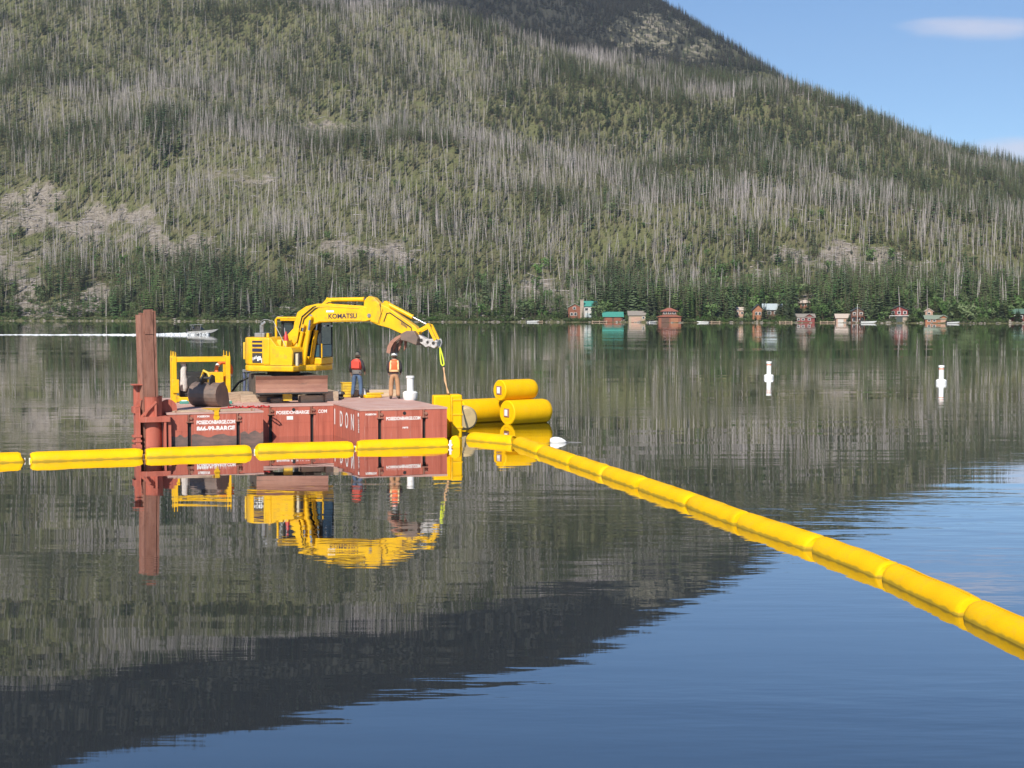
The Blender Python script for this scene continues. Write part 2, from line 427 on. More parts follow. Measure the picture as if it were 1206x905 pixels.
def hill_material():
    m = bpy.data.materials.new('forest_floor'); m.use_nodes = True
    n, l = m.node_tree.nodes, m.node_tree.links
    b = n['Principled BSDF']; b.inputs['Roughness'].default_value = .95; b.inputs['Specular IOR Level'].default_value = .1
    tc = n.new('ShaderNodeTexCoord')
    def noise(s, d=8, r=.65):
        x = n.new('ShaderNodeTexNoise'); x.inputs['Scale'].default_value = s; x.inputs['Detail'].default_value = d; x.inputs['Roughness'].default_value = r
        l.new(tc.outputs['Object'], x.inputs['Vector']); return x.outputs['Fac']
    def ramp(src, a, c):
        x = n.new('ShaderNodeMapRange'); x.inputs['From Min'].default_value = a; x.inputs['From Max'].default_value = c; l.new(src, x.inputs['Value']); return x.outputs[0]
    def mix(f, a, c):
        x = n.new('ShaderNodeMix'); x.data_type = 'RGBA'; l.new(f, x.inputs['Factor'])
        for s, v in ((6, a), (7, c)):
            if hasattr(v, 'node'): l.new(v, x.inputs[s])
            else: x.inputs[s].default_value = (*v, 1)
        return x.outputs[2]
    floor = mix(ramp(noise(.09), .4, .62), (.112, .122, .050), (.135, .125, .07))
    floor = mix(ramp(noise(.5), .52, .68), floor, (.055, .055, .03))
    stone = mix(ramp(noise(.22), .38, .62), (.27, .238, .20), (.17, .148, .125))
    stone = mix(ramp(noise(.8), .55, .66), stone, (.10, .085, .06))
    stone = mix(ramp(noise(.55), .60, .68), stone, (.38, .345, .31))
    a = n.new('ShaderNodeAttribute'); a.attribute_name = 'bare'
    add = n.new('ShaderNodeMath'); add.operation = 'MULTIPLY_ADD'; l.new(noise(.13), add.inputs[0]); add.inputs[1].default_value = 2.0; l.new(a.outputs['Fac'], add.inputs[2])
    col = mix(ramp(add.outputs[0], 1.28, 1.6), floor, stone)
    a2 = n.new('ShaderNodeAttribute'); a2.attribute_name = 'fir_zone'
    dk = n.new('ShaderNodeMath'); dk.operation = 'MULTIPLY'; l.new(a2.outputs['Fac'], dk.inputs[0]); l.new(ramp(add.outputs[0], 1.45, 1.2), dk.inputs[1])
    col = mix(dk.outputs[0], col, (.035, .036, .03))  # ground of the back mountain darkened: cloud shade painted into its colour
    l.new(col, b.inputs['Base Color'])
    bp = n.new('ShaderNodeBump'); bp.inputs['Strength'].default_value = .8; bp.inputs['Distance'].default_value = 2.0
    l.new(noise(.3), bp.inputs['Height']); l.new(bp.outputs[0], b.inputs['Normal'])
    return m
hm.materials.append(hill_material())
hillside = bpy.data.objects.new('hillside', hm); C.objects.link(hillside); tag(hillside, kind='structure')

# ------------------------------------------------------------------ lake
def water_material():
    m = bpy.data.materials.new('lake_water'); m.use_nodes = True
    n, l = m.node_tree.nodes, m.node_tree.links
    b = n['Principled BSDF']
    b.inputs['Base Color'].default_value = (.001, .003, .004, 1)
    b.inputs['Roughness'].default_value = .015
    b.inputs['IOR'].default_value = 1.58
    b.inputs['Specular Tint'].default_value = (.62, .86, 1, 1)
    b.inputs['Coat Weight'].default_value = 1.0
    b.inputs['Coat IOR'].default_value = 1.66
    b.inputs['Coat Roughness'].default_value = .015
    tc = n.new('ShaderNodeTexCoord')
    def wave(sx, sy, scale, det=3, rot=0):
        mp = n.new('ShaderNodeMapping'); mp.inputs['Scale'].default_value = (sx, sy, 1); mp.inputs['Rotation'].default_value = (0, 0, rot)
        l.new(tc.outputs['Object'], mp.inputs[0])
        x = n.new('ShaderNodeTexNoise'); x.inputs['Scale'].default_value = scale; x.inputs['Detail'].default_value = det; x.inputs['Roughness'].default_value = .5
        l.new(mp.outputs[0], x.inputs['Vector']); return x.outputs['Fac']
    # patches of breeze: where small ripples run and where the lake lies flat
    patch = wave(.35, 1, .055, 3, .12)
    pr = n.new('ShaderNodeMapRange'); pr.interpolation_type = 'SMOOTHSTEP'
    pr.inputs['From Min'].default_value = .42; pr.inputs['From Max'].default_value = .62; pr.inputs['To Min'].default_value = .10; pr.inputs['To Max'].default_value = 1.25
    l.new(patch, pr.inputs['Value'])
    rip = wave(.30, 1, 1.5, 3, .06)
    swell = wave(.22, 1, .35, 2, -.05)
    k = n.new('ShaderNodeMath'); k.operation = 'MULTIPLY'; l.new(rip, k.inputs[0]); l.new(pr.outputs[0], k.inputs[1])
    k2 = n.new('ShaderNodeMath'); k2.operation = 'MULTIPLY'; l.new(k.outputs[0], k2.inputs[0]); k2.inputs[1].default_value = RIP
    k3 = n.new('ShaderNodeMath'); k3.operation = 'MULTIPLY_ADD'; l.new(swell, k3.inputs[0]); k3.inputs[1].default_value = SWELL; l.new(k2.outputs[0], k3.inputs[2])
    bp = n.new('ShaderNodeBump'); bp.inputs['Strength'].default_value = 1.0; bp.inputs['Distance'].default_value = 1.0
    l.new(k3.outputs[0], bp.inputs['Height']); l.new(bp.outputs[0], b.inputs['Normal']); l.new(bp.outputs[0], b.inputs['Coat Normal'])
    return m
RIP, SWELL = .0095, .013
lk = MB(); lk.add([(-5000, -3000, 0), (5000, -3000, 0), (5000, 5000, 0), (-5000, 5000, 0)], [(0, 1, 2, 3)])
lake = lk.build('lake', water_material()); tag(lake, kind='structure')

# ------------------------------------------------------------------ trees
F = {}
F['spruce'] = mat('spruce_needles', (.070, .118, .052), (.098, .145, .062), .9, scale=.6, rnd=.35, spec=.15)
F['pine'] = mat('pine_needles', (.108, .172, .060), (.145, .195, .074), .9, scale=.6, rnd=.35, spec=.15)
F['young'] = mat('young_pine_needles', (.132, .178, .062), (.165, .20, .076), .9, scale=.6, rnd=.35, spec=.15)
F['fir'] = mat('subalpine_fir_needles', (.016, .030, .026), (.026, .042, .034), .9, scale=.6, rnd=.3, spec=.15)  # conifer needles with the back mountain's cloud shade put into the colour
F['aspen'] = mat('aspen_leaves', (.10, .165, .052), (.13, .19, .07), .8, scale=.8, rnd=.35, spec=.2)
F['leafy'] = mat('shrub_leaves', (.065, .105, .030), (.10, .14, .05), .9, scale=.8, rnd=.35, spec=.2)
F['bark'] = mat('bark', (.11, .08, .06), (.07, .05, .04), .9, scale=2, spec=.1)
F['snag'] = mat('bleached_dead_wood', (.385, .345, .335), (.27, .245, .24), .9, scale=.5, stretch=(1, 1, .3), rnd=.32, spec=.1)
F['brown'] = mat('rusty_dead_needles', (.20, .12, .07), (.15, .10, .07), .9, scale=.6, rnd=.3, spec=.1)
F['rock'] = mat('lakeside_granite', (.27, .24, .21), (.17, .15, .13), .9, scale=.8, rnd=.2, bump=.5, spec=.2)

for k_ in ('spruce', 'pine', 'young', 'leafy', 'aspen'):        # thin needles and leaves let some light through
    n_, l_ = F[k_].node_tree.nodes, F[k_].node_tree.links
    pb_ = n_['Principled BSDF']; tr_ = n_.new('ShaderNodeBsdfTranslucent'); mx_ = n_.new('ShaderNodeMixShader'); mx_.inputs[0].default_value = .3
    l_.new(pb_.inputs['Base Color'].links[0].from_socket, tr_.inputs['Color'])
    l_.new(pb_.outputs[0], mx_.inputs[1]); l_.new(tr_.outputs[0], mx_.inputs[2]); l_.new(mx_.outputs[0], n_['Material Output'].inputs['Surface'])
def conifer_parts(seed, h, r, levels, per, bottom=.1, power=1.0, trunk_r=.16, droop=.35):
    rg = random.Random(seed)
    tk = MB(); lean = rg.uniform(-.15, .15)
    tk.rings([(0, 0, -.6), (lean * .4, 0, h * .5), (lean, 0, h * .97)], [trunk_r, trunk_r * .6, .02], 5, False)
    cr = MB()
    for i in range(levels):
        f = i / (levels - 1)
        z = h * (bottom + (1 - bottom) * f * .985) + rg.uniform(-.1, .1)
        rr = r * ((1 - f) ** power * .95 + .05) * (.55 + .45 * min(1, f * 6 + .3))
        k = max(3, int(per * (.55 + .45 * (1 - f))))
        a0 = rg.uniform(0, 6.28)
        for j in range(k):
            if rg.random() < .12: continue
            a = a0 + 6.283 * j / k + rg.uniform(-.35, .35)
            L = rr * rg.uniform(.6, 1.2)
            wd = L * rg.uniform(.28, .42) + .06
            dz = -L * droop * rg.uniform(.5, 1.4)
            c, s = math.cos(a), math.sin(a)
            ox = lean * f
            b = (ox, 0, z + .05 * h / levels); tip = (ox + c * L, s * L, z + dz)
            mx, mz = L * .55, z + dz * .4
            l_ = (ox + c * mx - s * wd, s * mx + c * wd, mz - .25 * wd)
            r_ = (ox + c * mx + s * wd, s * mx - c * wd, mz - .25 * wd)
            cr.add([b, l_, tip, r_], [(0, 1, 2), (0, 2, 3)])
    cr.add([(lean - .1, 0, h * .93), (lean + .1, 0, h * .93), (lean, 0, h * 1.02)], [(0, 1, 2)])
    return tk, cr
def snag_parts(seed, h, tr=.15, nb=16, blen=1.1):
    rg = random.Random(seed)
    tk = MB(); lx, ly = rg.uniform(-.06, .06) * h, rg.uniform(-.04, .04) * h
    tk.rings([(0, 0, -.5), (lx * .35, ly * .3, h * .45), (lx, ly, h)], [tr, tr * .75, tr * .25], 5, False)
    br = MB()
    for i in range(nb):
        f = rg.uniform(.25, .97); z = h * f; a = rg.uniform(0, 6.28)
        L = blen * rg.uniform(.4, 1.1) * (1.15 - f)
        x, y = lx * f, ly * f
        wv = rg.uniform(.03, .07)
        e = (x + math.cos(a) * L, y + math.sin(a) * L, z + L * rg.uniform(-.5, .4))
        br.add([(x, y, z - wv), (x, y, z + wv), e], [(0, 1, 2)])
        br.add([(x - math.sin(a) * wv, y + math.cos(a) * wv, z), (x + math.sin(a) * wv, y - math.cos(a) * wv, z), e], [(0, 1, 2)])
    return tk, br
def shrub_parts(seed, h, r, n=130):
    rg = random.Random(seed)
    st = MB()
    for k in range(4):
        a = rg.uniform(0, 6.28); st.cyl((0, 0, -.3), (math.cos(a) * r * .4, math.sin(a) * r * .4, h * .7), .05, .015, 4, False)
    cr = MB()
    lobes = [(rg.uniform(-.6, .6) * r, rg.uniform(-.6, .6) * r, rg.uniform(.35, .8) * h, rg.uniform(.3, .6) * r) for _ in range(7)]
    for i in range(n):
        x, y, z, q = rg.choice(lobes)
        d = Vector((rg.gauss(0, 1), rg.gauss(0, 1), rg.gauss(0, 1))).normalized()
        c = Vector((x, y, z)) + d * q * rg.uniform(.5, 1.15)
        c.z = max(.08, c.z)
        u = Vector((rg.gauss(0, 1), rg.gauss(0, 1), rg.gauss(0, 1))).normalized(); v_ = d.cross(u).normalized()
        e = rg.uniform(.12, .26) * (h ** .5) * .8
        cr.add([c - u * e, c + v_ * e * .7, c + u * e, c - v_ * e * .7], [(0, 1, 2, 3)])
    return st, cr
def joined(name, a, b, ma, mb_):
    j = MB(); j.add(a.v, a.f); j.mi = 1; j.add(b.v, b.f)
    me = j.mesh(name, [ma, mb_])
    return bpy.data.objects.new(name, me)            # a pattern for the scatter, not placed itself

def scatter(name, proto, P, rot, scl):
    me = bpy.data.meshes.new(name)
    me.vertices.add(len(P)); me.vertices.foreach_set('co', np.asarray(P, np.float32).reshape(-1))
    a = me.attributes.new('scl', 'FLOAT_VECTOR', 'POINT'); a.data.foreach_set('vector', np.asarray(scl, np.float32).reshape(-1))
    a = me.attributes.new('turn', 'FLOAT_VECTOR', 'POINT'); a.data.foreach_set('vector', np.asarray(rot, np.float32).reshape(-1))
    o = bpy.data.objects.new(name, me); C.objects.link(o)
    g = bpy.data.node_groups.new('scatter', 'GeometryNodeTree')
    g.interface.new_socket('Geometry', in_out='INPUT', socket_type='NodeSocketGeometry')
    g.interface.new_socket('Geometry', in_out='OUTPUT', socket_type='NodeSocketGeometry')
    i, ou = g.nodes.new('NodeGroupInput'), g.nodes.new('NodeGroupOutput')
    mp = g.nodes.new('GeometryNodeMeshToPoints')
    ip = g.nodes.new('GeometryNodeInstanceOnPoints'); oi = g.nodes.new('GeometryNodeObjectInfo')
    oi.inputs['Object'].default_value = proto; oi.inputs['As Instance'].default_value = True
    def named(nm):
        x = g.nodes.new('GeometryNodeInputNamedAttribute'); x.data_type = 'FLOAT_VECTOR'; x.inputs['Name'].default_value = nm
        return [s for s in x.outputs if s.enabled and s.name == 'Attribute'][0]
    e = g.nodes.new('FunctionNodeEulerToRotation')
    L = g.links.new
    L(i.outputs[0], mp.inputs['Mesh']); L(mp.outputs[0], ip.inputs['Points']); L(oi.outputs['Geometry'], ip.inputs['Instance'])
    L(named('turn'), e.inputs[0]); L(e.outputs[0], ip.inputs['Rotation']); L(named('scl'), ip.inputs['Scale'])
    L(ip.outputs[0], ou.inputs[0])
    md = o.modifiers.new('scatter', 'NODES'); md.node_group = g
    tag(o, kind='stuff')
    return o

# far buildings: pixel span, how far behind the waterline (used here to keep trees off them)
HOMES = [(684, 15.5, 9), (721.5, 12.5, 1), (750, 11, 1), (788, 14, 1), (893, 8, 9), (911, 9, 14), (947.5, 9, 40), (947, 11, 1), (994, 9.5, 1), (1010, 8, 2), (1057, 9.5, 5), (1102, 13.5, 1), (1203, 14, 4), (870.5, 6.5, 16), (1093, 4, 14)]
rs = np.random.RandomState(11)
def sample(n, y0, y1, tmax=.41):
    t = rs.uniform(-tmax, tmax, n)
    y = np.sqrt(rs.uniform(0, 1, n) * (y1 ** 2 - y0 ** 2) + y0 ** 2)
    ok = y > shore_y(t) + 4
    return t[ok], y[ok]
def make_points():
    parts = []
    for n, y0, y1 in ((NF, 470, 1420), (NBK, 1420, 2350)):
        t, y = sample(n, y0, y1); parts.append((t, y))
    t = np.concatenate([p[0] for p in parts]); y = np.concatenate([p[1] for p in parts])
    X = t * y; Z = ground(t, y)
    px, py = project(X, y, Z)
    f1, f2, f3 = field(X, y, 34, 3) * .7 + field(X, y, 15, 4) * .6, field(X, y, 130, 21), field(X, y, 45, 33)
    b = bare(px, py, f1)
    inl = y - shore_y(t)
    keep = rs.uniform(0, 1, len(t)) > b * .72
    for u, hw, setb in HOMES:
        keep &= ~((np.abs(px - u) < hw + 3) & (inl < setb + 14) & ((inl > setb - 3) | (np.abs(px - u) < hw * .7)))
    # share of the kinds by place
    back = cloud_shade_zone(px, y)
    low = np.clip(1 - inl / 90, 0, 1)
    east = np.clip((px - 560) / 350, 0, 1)
    high_e = east * np.clip((y - 800) / 300, 0, 1)
    lush = .9 * np.exp(-(((px - 195) / 26) ** 2 + ((py - 168) / 30) ** 2)) + .35 * np.exp(-(((px - 850) / 60) ** 2 + ((py - 160) / 25) ** 2)) + .5 * np.exp(-(((px - 735) / 40) ** 2 + ((py - 350) / 26) ** 2)) + .7 * np.exp(-(((px - 255) / 60) ** 2 + ((py - 340) / 26) ** 2))
    live = np.clip((.44 + .40 * low + .20 * east + .15 * high_e + .32 * f2 + .5 * back + lush), .05, .97)
    dark = np.clip(.09 + .10 * low + .6 * back + .12 * f3 + lush, 0, .97)
    # a grey band of standing dead trunks across the middle of the slope
    live -= .25 * np.exp(-((y - 800 - 40 * f3) / 90) ** 2) * (1 - low)
    a, c, d = rs.uniform(0, 1, len(t)), rs.uniform(0, 1, len(t)), rs.uniform(0, 1, len(t))
    young = (d < np.clip(.54 - .14 * low + .10 * f3 - .38 * back, .04, .66))
    kind = np.where(young, 3, np.where(a < live, np.where(c < dark, 0, 1), 2))
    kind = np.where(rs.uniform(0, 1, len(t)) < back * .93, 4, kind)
    f5 = field(X, y, 110, 77) + .6 * field(X, y, 40, 78)
    keep &= rs.uniform(0, 1, len(t)) < np.clip(.93 + .16 * f5, .55, 1) * np.clip(.90 + .22 * field(X, y, 19, 91), .45, 1) + back
    keep &= ~((kind == 2) & (rs.uniform(0, 1, len(t)) < .30 + .3 * back))
    return t[keep], y[keep], X[keep], Z[keep], kind[keep], px[keep], py[keep], inl[keep], b[keep]
NF, NBK = 190000, 62000
pt, pY, pX, pZ, pK, pu, pv, pin, pb = make_points()
# trees standing among the houses, kind, photo column, metres behind the waterline, height
SET = [(0, 899.5, 6, 9), (0, 922, 7, 12), (0, 897, 4, 6), (0, 906, 5, 5), (1, 915, 5.5, 8), (0, 926, 4, 9), (0, 935, 3, 6), (0, 958, 4, 6), (0, 982, 5, 8), (0, 1049, 3.5, 5), (0, 671, 4, 4), (0, 703, 4, 6), (1, 664, 6, 9), (0, 1087, 4, 6), (0, 1196, 4, 5), (0, 866, 8, 7), (0, 877, 8, 6), (0, 716, 2.5, 3.5), (0, 738, 3, 5), (0, 762, 4, 7), (0, 805, 4, 8), (0, 771, 5, 6), (0, 889, 5, 4), (0, 944, 22, 7), (0, 951, 25, 9), (0, 1000, 3, 4), (0, 1064, 4, 7), (0, 1052, 3, 5), (0, 1096, 2.5, 3), (0, 1117, 3, 6), (1, 1126, 5, 9), (0, 1200, 3.5, 6), (1, 1190, 5, 9), (0, 985, 3, 5), (1, 678, 10, 10), (0, 700, 9, 11), (0, 664, 9, 10), (0, 928, 9, 10), (0, 932, 6, 8), (0, 882, 9, 8), (0, 1036, 7, 14), (0, 1042, 6, 15.5), (0, 1031, 9, 11), (0, 1047, 12, 14), (2, 1060, 3.2, 13), (0, 1069, 5, 9), (2, 1092, 4, 13),
       (0, 741, 16, 15), (0, 746, 14, 17), (0, 733, 15, 16), (0, 756, 16, 14), (0, 764, 9, 11), (0, 768, 12, 13), (0, 727, 16, 13), (0, 686, 3.5, 5.5), (0, 692, 4, 4.5), (0, 680, 3.5, 3.6), (0, 698, 6, 6), (0, 1018, 9, 12), (0, 1024, 8, 9),
       (0, 968, 9, 12), (0, 961, 8, 9), (0, 975, 10, 11), (0, 1076, 8, 7), (0, 1083, 6, 6), (0, 1120, 8, 8), (0, 1184, 7, 8), (0, 1178, 5, 10), (1, 1170, 6, 11), (0, 1160, 7, 9), (0, 856, 7, 8), (0, 846, 8, 10), (1, 815, 6, 9), (1, 808, 9, 12), (0, 830, 9, 9), (2, 797, 20, 15)]
st_ = np.array([(u - 603) / FPX for _, u, _, _ in SET]); sy = shore_y(st_) + np.array([q[2] for q in SET])
pt = np.concatenate([pt, st_]); pY = np.concatenate([pY, sy]); pX = np.concatenate([pX, st_ * sy]); pZ = np.concatenate([pZ, ground(st_, sy)])
pK = np.concatenate([pK, [q[0] for q in SET]]); pu = np.concatenate([pu, [q[1] for q in SET]]); pv = np.concatenate([pv, np.full(len(SET), 375)]); pin = np.concatenate([pin, [q[2] for q in SET]]); pb = np.concatenate([pb, np.zeros(len(SET))])
N = len(pt)
hs = rs.uniform(.7, 1.25, N) * np.where(pb > .15, .6, 1)
base_h = np.array([13.5, 11.0, 12.0, 5.0, 13.5])[pK]
hgt = base_h * hs
hgt = np.where((pK < 2) & (pin < 60), hgt * rs.uniform(.8, 1.3, N), hgt)
hgt = np.where(pY > 1400, hgt * .9, hgt)
PROTO = {0: [], 1: [], 2: [], 3: [], 4: []}
for k in range(3):
    a, b = conifer_parts(100 + k, 13.5, 2.3, 15, 7, .05, .95, .18); PROTO[0].append((13.5, joined('spruce_pattern', a, b, F['bark'], F['spruce'])))
    a, b = conifer_parts(200 + k, 11.0, 1.2, 12, 6, .28 - .06 * k, .7, .14, .2); PROTO[1].append((11.0, joined('pine_pattern', a, b, F['bark'], F['pine'])))
    a, b = conifer_parts(300 + k, 4.8, .80, 8, 5, .05, .8, .06, .2); PROTO[3].append((4.8, joined('young_pine_pattern', a, b, F['bark'], F['young'])))
for k in range(2):
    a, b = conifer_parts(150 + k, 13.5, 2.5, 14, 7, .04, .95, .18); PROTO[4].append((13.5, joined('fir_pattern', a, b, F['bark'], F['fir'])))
for k in range(4):
    a, b = snag_parts(400 + k, 11.5, .11, 22, 1.35); PROTO[2].append((11.5, joined('snag_pattern', a, b, F['snag'], F['snag'])))
hgt[-len(SET):] = [q[3] for q in SET]
app = hgt / pY
single = np.zeros(N, bool)
inview = (np.abs(pu - 603) < 615)
for ks, cnt in (((0, 1), 260), ((2,), 285)):
    cand = np.where(np.isin(pK, ks) & inview)[0]
    cand = cand[np.argsort(-app[cand])][:cnt]
    single[cand] = True
single[-len(SET):] = True
NAMES = {0: 'spruce_forest', 1: 'pine_forest', 2: 'dead_forest', 3: 'young_pine_undergrowth', 4: 'fir_forest'}  # last kind: back mountain conifers, coloured dark for cloud shade
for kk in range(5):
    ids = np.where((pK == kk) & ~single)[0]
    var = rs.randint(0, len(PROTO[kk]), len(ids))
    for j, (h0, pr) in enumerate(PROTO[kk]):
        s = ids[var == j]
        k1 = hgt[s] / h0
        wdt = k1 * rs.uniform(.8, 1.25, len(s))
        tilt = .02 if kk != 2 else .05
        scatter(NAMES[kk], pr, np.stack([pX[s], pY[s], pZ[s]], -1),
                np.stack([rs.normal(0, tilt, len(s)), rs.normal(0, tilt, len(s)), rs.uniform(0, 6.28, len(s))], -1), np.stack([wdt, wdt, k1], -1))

# the nearest trees one by one
ZONES = [(-50, 165, 'west of the rusty pile', 'by the bare scree'), (165, 290, 'behind the speedboat', 'behind the speedboat'), (290, 400, 'behind the excavator', 'behind the excavator cab'),
         (400, 520, 'behind the boom', 'behind the excavator boom'), (520, 665, 'before the chimney house', 'between excavator boom and teal-roofed chimney house'),
         (665, 805, 'by the teal boathouse', 'among the teal, tan and red boathouses'), (805, 925, 'by the log house', 'around the log house with pale metal roof'),
         (925, 1035, 'by the red boathouse', 'around the red boathouse and brown flagpole lodge'), (1035, 1125, 'by the orange boathouse', 'between the stone-based log house and orange boathouse'), (1125, 1300, 'by the green-roofed lodge', 'near the long green-roofed lodge')]
KN = {0: ('spruce_tree', 'dark green spruce', 'spruce tree'), 1: ('pine_tree', 'slender olive green pine', 'pine tree'), 2: ('dead_tree', 'bare grey dead tree', 'dead tree')}
near = {0: [], 1: [], 2: []}
for k in range(3):
    a, b = conifer_parts(500 + k, 13.5, 2.4, 22, 9, .04, .95, .2); near[0].append((13.5, a.mesh('trunk', F['bark']), b.mesh('crown', F['spruce'])))
    a, b = conifer_parts(600 + k, 11.0, 1.6, 17, 8, .25 - .06 * k, .75, .15, .2); near[1].append((11.0, a.mesh('trunk', F['bark']), b.mesh('crown', F['pine'])))
    a, b = snag_parts(700 + k, 12.0, .14, 30, 1.4); near[2].append((12.0, a.mesh('trunk', F['snag']), b.mesh('dead_branches', F['snag'])))
sid = np.where(single)[0]
best = {}
for i in sid:
    zi = [z for z in range(len(ZONES)) if ZONES[z][0] <= pu[i] < ZONES[z][1]]
    z = zi[0] if zi else (0 if pu[i] < 600 else len(ZONES) - 1)
    key = (int(pK[i]), z)
    if key not in best or app[i] > app[best[key]]: best[key] = i
for i in sid:
    zi = [z for z in range(len(ZONES)) if ZONES[z][0] <= pu[i] < ZONES[z][1]]
    z = zi[0] if zi else (0 if pu[i] < 600 else len(ZONES) - 1)
    k = int(pK[i]); nm, desc, cat = KN[k]
    h0, tm, cm = near[k][int(rs.randint(0, 3))]
    rz = rs.uniform(0, 6.28)
    size = 'tall ' if hgt[i] > base_h[i] * 1.12 else 'short ' if hgt[i] < base_h[i] * .85 else 'medium '
    if best[(k, z)] == i: size = 'tallest '
    place = 'at the waterline ' if pin[i] < 14 else 'up the bank ' if pin[i] < 45 else 'higher upslope '
    lab = size + desc + ' ' + place + ZONES[z][3]
    e = empty(nm, (pX[i], pY[i], pZ[i]), rz, lab, cat, size + desc + 's ' + place + ZONES[z][2])
    s = hgt[i] / h0; wv = s * rs.uniform(.85, 1.25) * (1.35 if i >= N - len(SET) and k < 2 else 1)
    e.scale = (wv, wv, s); e.rotation_euler = (rs.normal(0, .03), rs.normal(0, .03), rz)
    for me in (tm, cm):
        o = bpy.data.objects.new(me.name, me); C.objects.link(o); o.parent = e
        if me.name.startswith('dead_branches'): o['kind'] = 'stuff'
# shrubs along the bank
shr = []
for k in range(4):
    a, b = shrub_parts(800 + k, 2.4, 1.9, 170); shr.append((a.mesh('stem', F['bark']), b.mesh('foliage', F['leafy'])))
for k in range(330):
    u = rs.uniform(-8, 1214)
    t = (u - 603) / FPX
    inl = abs(rs.normal(0, 7)) + 1.5
    if any(abs(u - c) < hw + 1 and sb - 4 < inl < sb + 13 for c, hw, sb in HOMES): continue
    if any(abs(u - c) < hw and inl <= sb - 4 for c, hw, sb in HOMES) and rs.uniform() < .7: continue
    if sum(o.name.startswith('shrub') for o in C.objects if o.parent is None) >= 290: break
    y = shore_y(t) + inl
    z = float(ground(t, y))
    zi = [q for q in range(len(ZONES)) if ZONES[q][0] <= u < ZONES[q][1]] or [len(ZONES) - 1]
    e = empty('shrub', (t * y, y, z), rs.uniform(0, 6.28), 'low leafy green shrub ' + ZONES[zi[0]][3], 'shrub', 'bank shrubs ' + ZONES[zi[0]][2])
    sc_ = rs.uniform(.35, 1.1)
    wd_ = ('small' if sc_ < .6 else 'medium' if sc_ < .85 else 'large') + ' leafy green shrub '; pl_ = 'at the waterline ' if inl < 6 else 'up the bank '
    e['label'] = wd_ + pl_ + ZONES[zi[0]][3]; e['group'] = wd_.strip() + 's ' + pl_ + ZONES[zi[0]][2]
    e.scale = (sc_ * rs.uniform(.9, 1.6), sc_, sc_ * rs.uniform(.7, 1.2))
    for me in shr[k % 4]:
        o = bpy.data.objects.new(me.name, me); C.objects.link(o); o.parent = e
# boulders and fallen trunks lying in the clearings and along the bank
rb = MB()
rg_ = random.Random(4)
def pebble(rg):
    m = MB(); m.ball((0, 0, .2), (.8, .6, .5), 7, 5)
    m.v = [(x * rg.uniform(.8, 1.2), y * rg.uniform(.8, 1.2), z * rg.uniform(.8, 1.15)) for x, y, z in m.v]
    return m
pm = pebble(rg_).mesh('boulder_pattern', F['rock']); pro = bpy.data.objects.new('boulder_pattern', pm)
lg = MB(); lg.rings([(-4, 0, .15), (0, 0, .2), (4.5, 0, .12)], [.16, .14, .06], 5)
lgo = bpy.data.objects.new('fallen_log_pattern', lg.mesh('fallen_log_pattern', F['snag']))
t, y = sample(160000, 470, 1420); X = t * y; Z = ground(t, y); px_, py_ = project(X, y, Z)
b_ = bare(px_, py_, (field(X, y, 34, 3) * .7 + field(X, y, 15, 4) * .6)); inl = y - shore_y(t)
s = rs.uniform(0, 1, len(t)) < b_ * .30 + .6 * (inl < 6)
n_ = int(s.sum()); k1 = rs.uniform(.3, 1.3, n_) ** 1.6
scatter('boulder_rubble', pro, np.stack([X[s], y[s], Z[s]], -1), np.stack([np.zeros(n_), np.zeros(n_), rs.uniform(0, 6.28, n_)], -1), np.stack([k1, k1, k1 * .9], -1))
s = rs.uniform(0, 1, len(t)) < b_ * .34 + .02
n_ = int(s.sum()); k1 = rs.uniform(.5, 1.1, n_)
scatter('fallen_log_litter', lgo, np.stack([X[s], y[s], Z[s] + .1], -1), np.stack([np.zeros(n_), rs.normal(0, .1, n_) - .1, rs.uniform(0, 6.28, n_)], -1), np.stack([k1, k1 * 1.3, k1 * 1.3], -1))

# unbroken low growth on the bank behind the single shrubs
shp = shrub_parts(850, 1.6, 1.5, 90); sho = joined('bank_growth_pattern', shp[0], shp[1], F['bark'], F['leafy'])
t = rs.uniform(-.40, .40, 5200); inl = np.abs(rs.normal(0, 24, 5200)) + .4; y = shore_y(t) + inl; X = t * y; Z = ground(t, y); px_, py_ = project(X, y, Z)
ok = rs.uniform(0, 1, len(t)) > bare(px_, py_, (field(X, y, 34, 3) * .7 + field(X, y, 15, 4) * .6)) * .85
for u, hw, sb in HOMES: ok &= ~((np.abs(px_ - u) < hw + 2) & (inl < sb + 12) & ((inl > sb - 4) | (inl > 3)))
t, y, X, Z = t[ok], y[ok], X[ok], Z[ok]; n_ = len(t); k1 = rs.uniform(.35, 1.15, n_)
scatter('bank_undergrowth', sho, np.stack([X, y, Z], -1), np.stack([np.zeros(n_), np.zeros(n_), rs.uniform(0, 6.28, n_)], -1), np.stack([k1 * 1.2, k1 * 1.2, k1], -1))

n_ = 1100; t = rs.uniform(-.40, .40, n_); y = shore_y(t) + rs.uniform(-.3, 3.0, n_); k1 = rs.uniform(.15, 1.0, n_) ** 2 * .9
scatter('shore_rubble', pro, np.stack([t * y, y, ground(t, y)], -1), np.stack([np.zeros(n_), np.zeros(n_), rs.uniform(0, 6.28, n_)], -1), np.stack([k1, k1, k1 * .8], -1))

